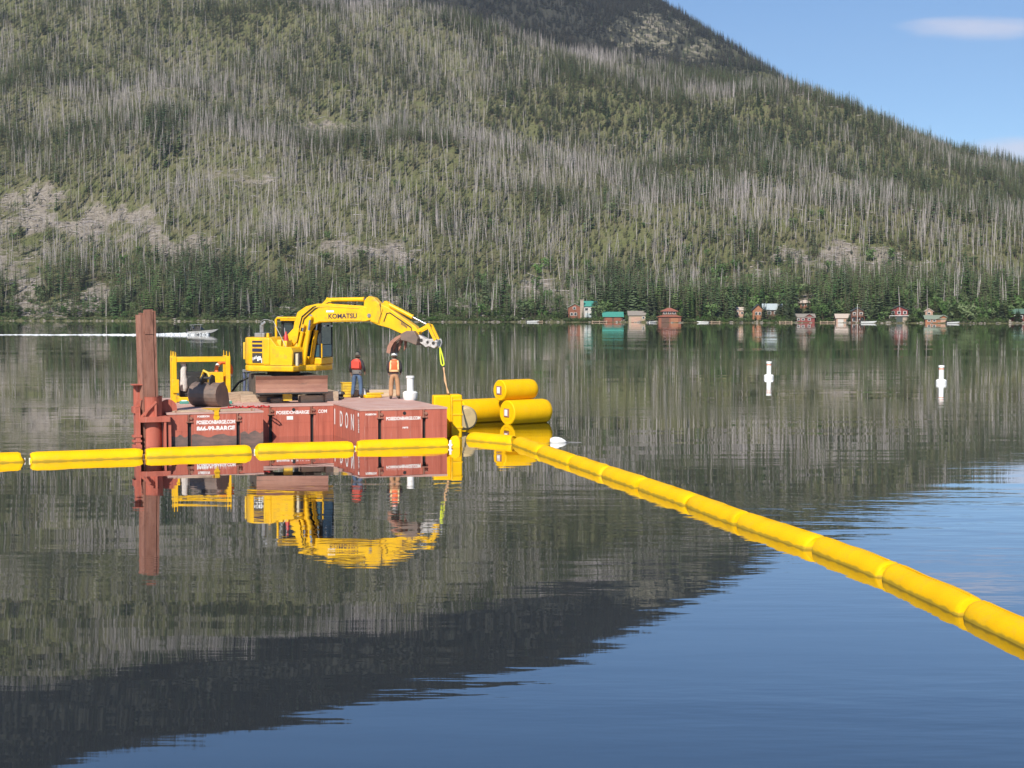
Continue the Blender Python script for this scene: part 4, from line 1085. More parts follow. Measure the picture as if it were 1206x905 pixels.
text('side_letter', 'I', .80, M['letter'], sR, (-.012, 3.60, .66), (R(90), 0, R(-90)), .12, bold=.012)
text('lettering', '.COM', .16, M['letter'], sR, (-.012, .16, .62), (R(90), R(90), R(-90)), .5, bold=.004)
sp_ = MB(); sp_.cyl((-.003, .2, .98), (-.012, .2, .98), .07, n=12); sp_.build('white_spot', M['letter'], sR)

# spud well bracket on the outer corner
cu, cv = -6.70, 1.95
sw = MB(); sw.rings([(cu, cv, -.6), (cu, cv, 1.0)], [.345, .345], 24)
sw.rings([(cu, cv, 1.0), (cu, cv, 1.62), (cu, cv, 1.66)], [.36, .36, .38], 24, False)
swo = sw.build('spud_well', M['barge'], barge, smooth=40)
g_ = MB()
g_.slab([(cu - .42, cv - .52), (cu + .56, cv - .52), (cu + .56, cv + .4), (cu - .42, cv + .4)], .82, 1.0)
g_.build('collar_plate', M['barge'], swo)
g_ = MB(); g_.bb(cu + .36, cu + .43, cv - .50, cv - .05, -.5, .818); g_.bb(cu + .48, cu + .60, cv - .4, cv + .3, -.5, 1.0); g_.build('side_stiffener', M['barge'], swo)
def brace(x0, z0, x1, z1, y, w=.07, th=.06):
    b = MB(); d = Vector((x1 - x0, 0, z1 - z0)); n = Vector((-d.z, 0, d.x)).normalized() * w / 2
    b.add([(x0 - n.x, y, z0 - n.z), (x1 - n.x, y, z1 - n.z), (x1 + n.x, y, z1 + n.z), (x0 + n.x, y, z0 + n.z), (x0 - n.x, y + th, z0 - n.z), (x1 - n.x, y + th, z1 - n.z), (x1 + n.x, y + th, z1 + n.z), (x0 + n.x, y + th, z0 + n.z)],
          [(0, 1, 2, 3), (7, 6, 5, 4), (0, 4, 5, 1), (1, 5, 6, 2), (2, 6, 7, 3), (3, 7, 4, 0)])
    return b
brace(cu - .38, 1.0, cu + .12, 1.5, cv - .46).build('brace', M['barge'], swo)
b_ = MB(); b_.bb(cu + .06, cu + .13, cv - .44, cv - .30, 1.0, 1.46); b_.build('stiffener', M['barge'], swo)
lf = MB(); lf.bb(cu - .62, cu - .40, cv - .35, cv + .25, 1.12, 1.32); lf.bb(cu - .56, cu - .36, cv - .05, cv + .25, 1.32, 2.05); lf.bb(cu - .66, cu - .30, cv - .3, cv + .1, 2.05, 2.08)
lf.bb(cu - .56, cu - .40, cv - .4, cv + .2, -.4, 1.12); lf.build('hinge_bracket', M['barge'], swo)
brace(cu - .60, 1.3, cu - .36, 1.6, cv - .32).build('brace', M['barge'], swo)
for k in range(3):
    c = MB(); c.bb(cu - .66, cu - .36, cv - .42, cv - .1, .0 + .16 * k, .07 + .16 * k)
    c.build('hinge_leaf', M['barge'], swo)
lug = MB(); lug.rings([(cu + .60, cv + .35, 1.22), (cu + .60, cv + .43, 1.22)], [.30, .30], 18); lug.bb(cu + .30, cu + .9, cv + .352, cv + .428, .9, 1.2); lug.build('lug_plate', M['barge'], swo)

# H-section spud pile standing in the well
pile = empty('spud_pile', deck(cu, cv, 0), BY + R(16), 'tall rusty H-section steel pile standing in the barge corner well', 'pile')
PT = 4.52
w_ = MB(); w_.bb(-.30, .16, -.02, .02, -3, PT - .06); w_.build('web', M['rust'], pile)
for x0, x1, zt, nm in ((-.34, -.302, PT - .12, 'flange'), (.162, .205, PT, 'flange')):
    f_ = MB(); f_.bb(x0, x1, -.2, .2, -3, zt); f_.build(nm, M['rust'], pile)
fp = MB(); fp.bb(-.21, .10, -.205, -.165, -3, PT + .03); fp.build('cover_plate', M['rust'], pile)
fp = MB(); fp.bb(-.20, .10, -.225, -.206, 3.75, PT + .05); fp.build('splice_plate', M['rust'], pile)
for s in (-1,):
    fp = MB(); fp.bb(-.30, -.212, -.19, -.15, -3, PT - .14); fp.build('edge_strip', M['rust'], pile)
fp = MB(); fp.bb(.13, .160, -.20, -.10, -3, PT - .03); fp.build('edge_strip', M['rust'], pile)
pile.rotation_euler.y = R(-1.2)

# ------------------------------------------------------------------ floating boom
def boom_float(p0, p1, label, run, r=.275, zc=.0):
    p0, p1 = Vector((p0[0], p0[1], zc)), Vector((p1[0], p1[1], zc))
    nrm = Vector((-(p1 - p0).y, (p1 - p0).x, 0)).normalized() * r        # seen waterline is the near side of the tube
    if nrm.y < 0: nrm = -nrm
    p0 += nrm; p1 += nrm
    d = p1 - p0; L = d.length
    e = empty('boom_float', p0, math.atan2(d.y, d.x), label, 'boom float', run)
    b = MB()
    rgf = random.Random(hash((round(p0.x, 2), 7)) & 0xffff)
    n = 16; xs = [-.02, .03, .10, .5, 1.0, 1.5, 2.0, 2.5, 2.90, 2.97, 3.02]; xs = [x / 3 * L for x in xs]
    rr = [.88, .97, 1, 1.01, .995, 1, .995, 1.01, 1, .97, .88]
    b.rings([(x, rgf.uniform(-.012, .012), rgf.uniform(-.012, .012)) for x in xs], [r * q * rgf.uniform(.985, 1.015) for q in rr], n)
    b.build('float_body', M['boom_fabric'], e, smooth=55)
    f = MB(); f.bb(.10, L - .10, -.014, .014, r * .975, r * 1.03); f.build('top_seam', M['yellow_float'], e)
    sk = MB(); sk.bb(.06, L - .06, -.02, .02, -.9, -r * .9); sk.build('skirt', M['yellow_float'], e)
    for x, sgn in ((0, -1), (L, 1)):
        c = MB(); c.rings([(x - sgn * .02, 0, 0), (x + sgn * .05, 0, 0), (x + sgn * .085, 0, 0)], [.125, .085, .07], 10); c.build('end_collar', M['yellow_float'], e, smooth=50)
        c = MB(); c.bb(x + sgn * .085 - .02, x + sgn * .085 + .02, -.03, .03, -.10, .10); c.build('end_connector', M['white'], e)
    return e
lf_run = 'yellow boom floats moored along the barge front'
g = lambda x, y: on_level(x, y, 0)
left = [((-17.45, 41.95), (-14.66, 43.02), 'yellow boom float trailing off beyond the rusty pile'),
        (g(39, 544.4), g(166, 539.8), 'yellow boom float just short of the rusty pile'),
        (g(174, 539.5), g(294, 535.6), 'yellow boom float before the pile corner and phone-number section'),
        (g(304, 533.8), g(415.5, 530.8), 'yellow boom float before the recessed middle barge section'),
        (g(423, 529.6), g(530, 526.3), 'yellow boom float before the barge section with side letters')]
for a, b, lab in left: boom_float(a, b, lab, lf_run)
jr = [g(546, 518.6), g(601.6, 523.8), g(631, 534.8), g(668, 547.7), g(706, 561), g(749, 575.8), g(805.7, 596.2), g(863.4, 618.7), g(951, 648.6), g(1035, 681.7), g(1129.7, 726.9), None]
jr[-1] = jr[-2] + (jr[-2] - jr[-3])
ordn = ['first', 'second', 'third', 'fourth', 'fifth', 'sixth', 'seventh', 'eighth', 'ninth', 'tenth', 'eleventh']
for k in range(len(jr) - 1):
    a, b = jr[k], jr[k + 1]; d = (b - a).normalized()
    boom_float(a + d * .10, b - d * .10, f'{ordn[k]} yellow boom float out from the barge along the diagonal run', 'yellow boom floats of the diagonal run')

# folded curtain bundle hanging on the sling beside the barge
cbp = on_level(526.5, 516, 0)
cb_ = empty('curtain_bundle', (cbp.x, cbp.y + .1, 0), R(12), 'tall yellow folded curtain bundle hung upright beside the barge', 'boom bundle')
q = MB(); q.box((-.18, .15, .76), (.62, .5, 1.52)); q.build('folded_curtain', M['yellow_float'], cb_, bevel=.05, seg=3)
q = MB(); q.box((.30, .0, .77), (.40, .62, 1.56)); q.build('folded_curtain', M['yellow_float'], cb_, bevel=.06, seg=3)
for z in (.38, .84, 1.36):
    q = MB(); q.box((.30, 0, z), (.43, .65, .07)); q.build('binding_strap', M['yellow'], cb_, bevel=.015)
q = MB(); q.box((.12, -.05, .76), (.05, .60, 1.45)); q.build('fold_edge', M['yellow'], cb_, bevel=.015)
# upright end plate where the two runs of boom meet
ep = on_level(536.5, 527, 0)
en = empty('boom_end_plate', (ep.x, ep.y, 0), R(-20), 'rounded yellow end plate joining the two runs of boom', 'boom connector')
q = MB(); poly = [(-.19, -.8), (.19, -.8), (.19, .15)] + [(.19 * math.cos(a), .15 + .24 * math.sin(a)) for a in [math.pi * k / 10 for k in range(1, 10)]] + [(-.19, .15)]
q.prism(poly, -.08, .08); q.build('plate', M['yellow_float'], en, bevel=.02)
q = MB(); q.bb(-.17, -.10, -.13, -.085, -.05, .24); q.bb(-.21, -.06, -.125, -.086, .06, .11); q.build('shackle', M['white'], en)
# pale tan drum float behind the bundle
dp = on_level(542.5, 508, 0)
dr = empty('drum_float', (dp.x, dp.y + .3, .50), R(-65), 'pale tan drum float half hidden by the yellow curtain bundle', 'drum float')
q = MB(); q.rings([(-.12, 0, 0), (0, 0, 0), (.25, 0, 0), (.5, 0, 0), (.6, 0, 0)], [.38, .45, .47, .45, .36], 28); q.build('drum', M['tan'], dr, smooth=40)
q = MB(); q.cyl((-.16, 0, 0), (-.12, 0, 0), .1, n=12); q.build('hub', M['tan'], dr)
def roll(c, L, rz, label, r=.5):
    e = empty('float_roll', c, rz, label, 'float roll', 'large yellow float rolls')
    b = MB(); b.rings([(0, 0, 0), (.03, 0, 0), (.5, 0, 0), (L - .25, 0, 0), (L - .08, 0, 0), (L, 0, 0)], [r * .93, r, r, r, r * .93, r * .75], 32); b.build('roll_body', M['yellow_float'], e, smooth=40)
    b = MB(); b.rings([(-.012, 0, 0), (-.008, 0, 0)], [r * .62, r * .66], 32); b.build('end_ring', M['yellow_float'], e)
    b = MB(); b.bb(-.035, -.013, -.16, .16, -.17, .17); b.build('hub_recess', M['rust'], e)
    b = MB(); b.bb(-.05, -.036, -.08, .10, -.12, .13); b.build('hub_plate', M['white'], e)
    for x in (L * .36, L * .68):
        b = MB(); b.rings([(x, 0, 0), (x + .04, 0, 0)], [r * 1.012, r * 1.012], 32, False); b.build('seam_band', M['yellow_float'], e, smooth=40)
    return e
rp = on_level(597, 500, 0)
RZ = R(38)
roll((rp.x, rp.y, .46), 2.05, RZ, 'yellow float roll lying low, carrying the smaller top roll', .5)
roll((rp.x - 1.95, rp.y + .45, .46), 2.3, RZ, 'yellow float roll half hidden behind the curtain bundle', .5)
roll((rp.x - .30, rp.y + .30, 1.34), 1.75, RZ, 'smaller yellow float roll resting on top of two others', .42)
# white teardrop float
wp = on_level(657, 521.5, 0)
wf = empty('mooring_float', (wp.x, wp.y, .0), 0, 'small white teardrop float beside the yellow rolls', 'float')
q = MB(); q.rings([(-.27, 0, .06), (-.24, 0, .06), (-.12, 0, .06), (.0, 0, .05), (.12, 0, .04), (.24, 0, .03), (.29, 0, .02)], [.05, .10, .14, .145, .12, .06, .02], 14); q.build('float_body', M['white'], wf, smooth=60)
q = MB(); q.rings([(.28, 0, .02), (.45, .05, .01), (.8, .02, .005)], [.012, .012, .01], 5); q.build('tail_rope', M['steel'], wf)
# ------------------------------------------------------------------ excavator
EXC = Vector((-8.61, 54.84, 0)); EZ = 1.33; EY = R(-20)
ex = empty('excavator', (EXC.x, EXC.y, EZ), EY, 'yellow tracked excavator with boom reaching out over the barge', 'excavator')
def near_arc(n=14, r=1.5, a0=126, a1=234): return [(r * math.cos(R(a0 + (a1 - a0) * i / n)), r * math.sin(R(a0 + (a1 - a0) * i / n))) for i in range(n + 1)]
tail = near_arc()
# undercarriage, turned so that the blade faces the lens side of the barge
UY = BY - EY - R(4)
und = empty('undercarriage', (-.08, 0, 0), UY, parent=ex)
for s in (-1, 1):
    x = s * .88
    pts = []
    for k in range(9): a = R(90 + 180 * k / 8); pts.append((-1.30 + .36 * math.cos(a), .38 + .36 * math.sin(a)))
    for k in range(9): a = R(-90 + 180 * k / 8); pts.append((1.30 + .36 * math.cos(a), .38 + .36 * math.sin(a)))
    tr = MB(); tr.M = Matrix.Rotation(R(90), 4, 'Z'); tr.prism(pts, x - .28, x + .28)
    # grouser bars round the track
    for k in range(22):
        tr.box((-1.30 + 2.6 * k / 21, x, .76), (.05, .56, .05)); tr.box((-1.30 + 2.6 * k / 21, x, .005), (.05, .56, .03))
    for e_, sg in ((-1.30, -1), (1.30, 1)):
        for a in (-60, -30, 0, 30, 60):
            tr.box((e_ + sg * .375 * math.cos(R(a)), x, .38 + .375 * math.sin(R(a))), (.05, .56, .05), ry=-sg * R(a))
    tr.build('track', M['track'], und)
f_ = MB(); f_.bb(-.85, .85, -1.0, 1.0, .35, .72); f_.cyl((0, 0, .70), (0, 0, .96), .62, n=28); f_.build('track_frame', M['dark'], und)
ar = MB()
for s in (-1, 1): ar.box((s * .55, -1.75, .45), (.16, .9, .22))
ar.build('blade_arm', M['yellow_dirty'], und)
bl = MB(); prof = [(-2.30, .20), (-2.24, .20), (-2.18, .35), (-2.16, .52), (-2.20, .70), (-2.30, .82), (-2.36, .82), (-2.26, .68), (-2.235, .52), (-2.25, .35)]
bl.M = Matrix.Rotation(R(-90), 4, 'Z')
bl.M = Matrix(((0, 1, 0, 0), (1, 0, 0, 0), (0, 0, 1, 0), (0, 0, 0, 1)))
bl.prism([(a, b + .0) for a, b in prof], -1.31, 1.31); bl.build('dozer_blade', M['blade'], und)
ce = MB(); ce.bb(-1.31, 1.31, -2.325, -2.262, .16, .215); ce.build('cutting_edge', M['dark'], und)
yb_ = MB(); yb_.bb(-.30, .02, -2.1, -1.9, -.10, .16); yb_.build('tie_down_block', M['yellow_dirty'], und)

# revolving frame and bodywork
dk = MB(); dk.slab(tail + [(.98, -1.22), (1.02, -.5), (1.35, -.1), (1.38, 1.22)], .93, 1.16)
dk.build('revolving_frame', M['yellow'], ex, bevel=.05, seg=3)
cwt = MB(); cwt.slab(tail + [(.02, -1.22), (.02, .28), (-.40, .28), (-.40, 1.22)], 1.165, 2.20)
cwt.build('counterweight', M['yellow'], ex, bevel=.07, seg=3)
hd = MB()
hd.prism([(.025, 1.17), (.95, 1.17), (.98, 1.70), (.90, 1.84), (.30, 1.88), (.05, 2.18), (.025, 2.18)], -1.225, -.38)
hd.build('side_hood', M['yellow'], ex, bevel=.04, seg=3)
en_ = MB(); en_.bb(.10, .70, -.36, .26, 1.17, 2.02); en_.build('engine_cover', M['yellow_dirty'], ex, bevel=.03)
en_ = MB(); en_.bb(.16, .34, -.95, -.45, 1.86, 2.12); en_.bb(.40, .58, -.95, -.5, 1.86, 2.08); en_.build('tool_tray', M['yellow_dirty'], ex, bevel=.03)
sm = MB(); sm.bb(-1.36, -1.30, -.72, .5, 1.35, 2.05)
NY = -1.226
for z, h in ((2.045, .07), (1.90, .09), (1.73, .12)):
    v = MB(); v.bb(-.72, -.30, NY - .006, NY + .02, z - h / 2, z + h / 2); v.build('vent_slot', M['letterdark'], ex)
v = MB(); v.bb(-.72, -.30, NY - .004, NY + .02, 1.25, 1.62); v.build('vent_grille', M['dark'], ex)
v = MB()
rgx = random.Random(3)
for k in range(9): v.box((-.68 + .045 * k + rgx.uniform(-.01, .01), NY - .006, 1.38 + rgx.uniform(-.04, .08)), (.03, .004, rgx.uniform(.06, .2)))
v.build('warning_decal', M['white'], ex)
v = MB(); v.bb(-.27, -.24, NY - .003, NY + .02, 1.2, 2.15); v.bb(-.24, .95, NY - .0025, NY + .02, 1.165, 1.185); v.build('panel_gap', M['yellow_dirty'], ex)
v = MB(); v.bb(.982, .986, -1.12, -.50, 1.22, 1.66); v.build('front_recess', M['track'], ex)
v = MB(); v.box((1.06, -1.02, 1.38), (.10, .12, .46)); v.build('entry_step', M['cream'], ex, bevel=.015)
v = MB()
for k in range(10): v.bb(.45 + .03 * k, .465 + .03 * k, NY - .0025, NY + .02, 1.40 + rgx.uniform(0, .05), 1.50 + rgx.uniform(0, .1))
v.build('small_decal', M['yellow_dirty'], ex)
v = MB(); v.bb(-1.515, -1.44, -.55, .55, 1.35, 2.0); v.build('rear_grille', M['yellow_dirty'], ex, bevel=.02)
ht = MB()
ht.cyl((-.35, -.7, 2.2), (-.35, -.7, 2.36), .06, .05, 10); ht.build('filler_cap', M['yellow'], ex, smooth=40)
xs_ = MB(); xs_.bb(-1.05, -.62, -.5, .1, 2.19, 2.36); xs_.cyl((-.86, -.25, 2.36), (-.86, -.25, 2.66), .085, n=12); xs_.build('exhaust_stack', M['steel'], ex, bevel=.02)
rl = MB(); rl.rings([(-.52, -.9, 2.2), (-.52, -.9, 2.80), (-.40, -.9, 2.86), (-.25, -.9, 2.86)], .016, 6); rl.rings([(.55, -.95, 1.85), (.0, -.9, 2.80), (-.25, -.9, 2.86)], .014, 6)
rl.rings([(.55, -.95, 1.85), (.30, -.6, 2.55)], .02, 6); rl.build('mirror_bracket', M['steel'], ex)
mr_ = MB(); mr_.box((-.42, -.92, 2.72), (.22, .05, .10), ry=R(-35)); mr_.build('mirror', M['steel'], ex, bevel=.02)
fe = MB(); fe.rings([(.50, -.85, 1.86), (.50, -.85, 2.25), (.50, -.85, 2.31), (.50, -.85, 2.42)], [.085, .085, .05, .03], 12); fe.build('fire_extinguisher', M['red'], ex, smooth=40)

# operator cab behind the boom
def cab_box(mb, x0, x1, z0, z1, t=.07, b0=.32, b1=1.22):
    for x in (x0, x1):
        for y in (b0, b1): mb.box((x, y, (z0 + z1) / 2), (t, t, z1 - z0))
    for z in (z0, z1):
        for y in (b0, b1): mb.box(((x0 + x1) / 2, y, z), (x1 - x0 + t, t * .98, t))
        for x in (x0, x1): mb.box((x, (b0 + b1) / 2, z), (t * .98, b1 - b0, t * .97))
cb = MB(); cab_box(cb, -.30, 1.33, 1.22, 2.78); cbo = cb.build('cab', M['black'], ex, bevel=.012)
v = MB(); v.bb(-.38, 1.36, .27, 1.27, 2.80, 2.88); v.build('cab_roof', M['yellow'], cbo, bevel=.03)
v = MB(); v.bb(-.34, 1.375, .28, 1.26, 1.165, 1.42); v.build('cab_sill', M['yellow'], cbo, bevel=.03)
v = MB(); v.bb(1.35, 1.40, .30, .36, 1.42, 1.95); v.build('corner_post', M['yellow'], cbo)
for nm_, dims in (('side_window', (-.26, 1.29, .305, .315, 1.92, 2.74)), ('rear_window', (-.31, -.30, .36, 1.18, 1.5, 2.74)), ('front_window', (1.335, 1.345, .36, 1.18, 1.92, 2.74)), ('far_window', (-.26, 1.29, 1.225, 1.235, 1.5, 2.74))):
    v = MB(); v.bb(*dims); v.build(nm_, M['glass'], cbo)
v = MB(); v.bb(.40, 1.29, .285, .30, 1.45, 1.90); v.build('lower_window', M['blueglass'], cbo)
v = MB(); v.bb(1.338, 1.35, .36, 1.18, 1.45, 1.90); v.build('lower_front_window', M['blueglass'], cbo)
v = MB(); v.bb(.05, .5, .55, 1.0, 1.4, 1.75); v.bb(.02, .16, .55, 1.0, 1.75, 2.35); v.build('seat', M['dark'], cbo, bevel=.04)
v = MB(); v.rings([(-.42, .05, 2.15), (-.42, .05, 2.86), (-.36, .05, 2.92), (.50, .05, 2.92)], .05, 8); v.build('handrail', M['yellow'], ex, smooth=60)
v = MB(); v.box((1.42, .45, 2.62), (.05, .10, .07)); v.box((1.42, 1.05, 2.62), (.05, .10, .07)); v.build('work_lamp', M['white'], cbo)

# boom foot bracket
v = MB(); v.prism([(.10, 1.80), (.45, 1.78), (.72, 2.05), (.82, 2.55), (.55, 2.52), (.22, 2.2)], -.42, -.36); v.build('foot_bracket', M['yellow'], ex, bevel=.015)
v = MB(); v.prism([(.30, .95), (1.05, .95), (.95, 1.45), (.60, 1.55), (.30, 1.35)], -.34, -.26); v.prism([(.30, .95), (1.05, .95), (.95, 1.45), (.60, 1.55), (.30, 1.35)], .12, .20); v.cyl((.5, -.37, 1.2), (.5, .22, 1.2), .09, n=14)
v.build('boom_pivot', M['yellow'], ex)
# main boom
BOOM = [(.26, 1.14), (.34, 1.06), (.62, 1.04), (.78, 1.14), (.92, 1.9), (1.05, 2.42), (1.24, 2.68), (1.55, 2.76), (3.45, 2.80), (3.78, 2.88), (3.86, 3.06), (3.72, 3.26), (3.3, 3.38), (1.95, 3.46), (1.45, 3.46), (.98, 3.36), (.62, 3.14), (.48, 2.75), (.34, 1.9)]
bo = MB(); bo.prism(BOOM, -.19, .17); boom = bo.build('boom', M['yellow'], ex, bevel=.025, seg=2)
text('lettering', 'KOMATSU', .25, M['letterdark'], boom, (2.52, -.1945, 2.99), (R(90), R(-1), 0), 1.18, bold=.006)
v = MB(); v.bb(1.84, 2.16, -.1935, -.191, 3.14, 3.21); v.build('decal_plate', M['white'], boom)
for x, z in ((1.20, 2.98), (3.62, 3.02), (.52, 1.2)):
    v = MB(); v.cyl((x, -.23, z), (x, .21, z), .075, n=14); v.cyl((x, -.24, z), (x, -.229, z), .045, n=10); v.build('pivot_pin', M['steel'], boom, smooth=40)
v = MB()
v.rings([(.70, -.21, 1.5), (.75, -.22, 2.3), (.92, -.22, 2.9), (1.35, -.22, 3.25), (1.9, -.1, 3.50), (3.0, -.1, 3.46)], .022, 6); v.rings([(.62, -.21, 1.5), (.66, -.22, 2.35), (.84, -.22, 2.98), (1.3, -.22, 3.33), (1.9, .0, 3.52), (3.1, .0, 3.46)], .022, 6)
v.build('hydraulic_hose', M['dark'], boom, smooth=60)
v = MB(); v.rings([(1.5, -.196, 2.82), (3.3, -.196, 2.86)], .014, 6); v.rings([(1.2, -.196, 3.30), (1.9, -.196, 3.36), (3.2, -.196, 3.28)], .014, 6); v.build('pipe_run', M['yellow_dirty'], boom)
def ram(p0, p1, f, r, name='hydraulic_cylinder', par=ex):
    p0, p1 = Vector(p0), Vector(p1); m_ = p0 + (p1 - p0) * f
    b = MB(); b.cyl(p0, m_, r, n=14); b.cyl(p0 - (p1 - p0).normalized() * .06, p0, r * 1.15, n=14); b.rings([m_, m_ + (p1 - p0).normalized() * .05], r * 1.12, 14)
    o = b.build(name, M['yellow'], par, smooth=40)
    b = MB(); b.cyl(m_, p1, r * .5, n=12); b.build('rod', M['chrome'], o, smooth=40)
    b = MB(); b.cyl(p1 + Vector((0, -.09, 0)), p1 + Vector((0, .09, 0)), r * .95, n=12); b.build('rod_eye', M['yellow'], o, smooth=40)
for s in (-.31, .29): ram((.93, s, 1.12), (1.24, s, 2.92), .72, .085)
ram((.62, -.30, 1.35), (.95, -.30, 2.62), .8, .07)
ram((1.85, -.01, 3.60), (3.52, -.01, 3.62), .86, .085)
v = MB(); v.prism([(1.60, 3.44), (2.05, 3.44), (1.92, 3.64), (1.80, 3.64)], -.1, -.06); v.prism([(1.60, 3.44), (2.05, 3.44), (1.92, 3.64), (1.80, 3.64)], .05, .09); v.build('cylinder_bracket', M['yellow'], boom)
# arm
ARM = [(3.36, 3.30), (3.40, 3.58), (3.58, 3.74), (3.80, 3.68), (4.02, 3.46), (4.40, 3.30), (5.46, 2.62), (5.62, 2.40), (5.55, 2.20), (5.36, 2.16), (4.40, 2.56), (3.98, 2.66), (3.66, 2.78), (3.52, 2.98)]
am = MB(); am.prism(ARM, -.165, .145); arm = am.build('arm', M['yellow'], ex, bevel=.02)
v = MB(); v.prism([(3.50, 3.18), (3.62, 3.68), (3.82, 3.62), (4.16, 3.26), (4.02, 2.72), (3.70, 2.80)], -.20, -.168); v.build('reinforcing_plate', M['yellow'], arm, bevel=.01)
v = MB(); v.rings([(4.20, -.172, 2.80), (4.32, -.172, 3.1), (4.45, -.172, 3.12), (5.3, -.172, 2.58), (5.34, -.172, 2.38)], .022, 6); v.rings([(4.05, -.185, 3.46), (4.10, -.185, 3.1), (3.98, -.185, 2.75)], .022, 6); v.build('hydraulic_hose', M['dark'], arm, smooth=60)
v = MB()
for k in range(5): v.box((4.92 + .05 * k, -.168, 2.73 - .033 * k), (.032, .004, .10))
v.build('small_decal', M['letterdark'], arm)
ram((4.25, -.01, 3.46), (5.92, -.01, 2.66), .60, .08)
v = MB(); v.prism([(4.05, 3.42), (4.42, 3.24), (4.34, 3.52), (4.2, 3.56)], -.1, -.06); v.prism([(4.05, 3.42), (4.42, 3.24), (4.34, 3.52), (4.2, 3.56)], .05, .09); v.build('cylinder_bracket', M['yellow'], arm)
for s in (-.16, .13):
    v = MB(); v.prism([(5.36, 2.42), (5.46, 2.34), (5.98, 2.60), (5.94, 2.70)], s - .025, s + .025); v.build('tipping_link', M['yellow'], ex)
    v = MB(); v.prism([(5.88, 2.72), (6.02, 2.70), (6.30, 2.16), (6.20, 2.10)], s - .03, s + .03); v.build('bucket_link', M['yellow'], ex)
# quick coupler and curled skeleton bucket
v = MB(); v.prism([(5.52, 2.36), (5.66, 2.28), (5.90, 2.16), (6.22, 2.18), (6.32, 2.08), (6.32, 1.90), (6.20, 1.82), (5.98, 1.90), (5.86, 1.86), (5.78, 1.94), (5.60, 2.04)], -.17, .15); cpl = v.build('quick_coupler', M['coupler'], ex, bevel=.02)
v = MB(); v.cyl((5.70, -.19, 2.12), (5.70, .17, 2.12), .06, n=12); v.cyl((6.18, -.19, 2.02), (6.18, .17, 2.02), .06, n=12); v.cyl((5.95, -.19, 2.05), (5.95, -.165, 2.05), .05, n=10); v.build('coupler_pin', M['dark'], cpl)
v = MB(); v.rings([(6.28, 0, 2.10), (6.40, 0, 2.16), (6.44, 0, 2.04), (6.38, 0, 1.88), (6.30, 0, 1.86)], .035, 8); v.build('lifting_hook', M['steel'], cpl, smooth=60)
bk = MB()
arcp = [(5.62, 2.22), (5.50, 2.42), (5.28, 2.44), (5.04, 2.36), (4.78, 2.24), (4.56, 2.08), (4.44, 1.88), (4.40, 1.66)]
inn = [(a + .035 * (1 if i > 3 else .2), b - .06) for i, (a, b) in enumerate(arcp)]
bk.prism([(5.60, 1.94), (5.66, 2.2), (5.5, 2.46), (5.2, 2.46), (4.95, 2.34), (4.98, 2.12), (5.2, 2.08)], -.40, .38)
bko = bk.build('bucket', M['bucket'], ex, bevel=.02)
for s in (-.36, -.12, .12, .34):
    t = MB(); t.prism(arcp[2:] + [(a + .11, b + .02) for a, b in reversed(inn[3:])], s - .035, s + .035)
    t.build('tine', M['blade'] if s < -.3 else M['bucket'], bko)
for k, x in enumerate((4.60, 4.78, 4.95)):
    t = MB(); t.prism([(x, 2.10), (x + .09, 2.16), (x + .06, 1.86), (x - .03, 1.72)], .10 * k - .2, .10 * k - .14); t.build('tine', M['rust'], bko)

# lifting sling from the coupler to the curtain bundle
exm = Matrix.Translation((EXC.x, EXC.y, EZ)) @ Matrix.Rotation(EY, 4, 'Z')
hook = exm @ Vector((6.36, 0, 1.90))
bt = Vector((cbp.x + .02, cbp.y + .1, 1.56))
sl = empty('lifting_sling', hook, 0, 'lime webbing sling and orange rope hanging from the coupler', 'sling')
dv_ = bt - hook
v = MB(); a_ = dv_ * .03; b2 = dv_ * .42
n1 = Vector((.05, 0, 0))
v.rings([a_, dv_ * .15 + n1 * .6, dv_ * .28 + n1 * 1.0, dv_ * .38 + n1, b2], .028, 8); v.rings([a_, dv_ * .15 - n1 * .6, dv_ * .28 - n1 * 1.0, dv_ * .38 - n1, b2], .028, 8); v.build('webbing_loop', M['strap'], sl, smooth=60)
v = MB(); v.rings([b2, b2 + Vector((.03, 0, -.06)), b2 + Vector((0, 0, -.12))], .04, 8); v.build('shackle', M['dark'], sl, smooth=60)
v = MB(); v.rings([dv_ * .45, dv_ * .7 + Vector((.01, 0, 0)), dv_ * .99], .022, 6); v.rings([dv_ * .45 + Vector((.03, 0, 0)), dv_ * .72 + Vector((-.035, 0, 0)), dv_ * .99 + Vector((.05, 0, 0))], .018, 6); v.build('rope', M['rope'], sl, smooth=60)

# ------------------------------------------------------------------ things lying on the deck
def thing(name, u, v, z, rz, label, cat, group=None): return empty(name, deck(u, v, z), BY + rz, label, cat, group)
def dpx(px, py, z):                                   # deck spot seen at a photo pixel
    return on_level(px, py, z)
def at_deck(name, px, py, z, rz, label, cat, group=None):
    p = dpx(px, py, z); return empty(name, (p.x, p.y, z), BY + rz, label, cat, group)
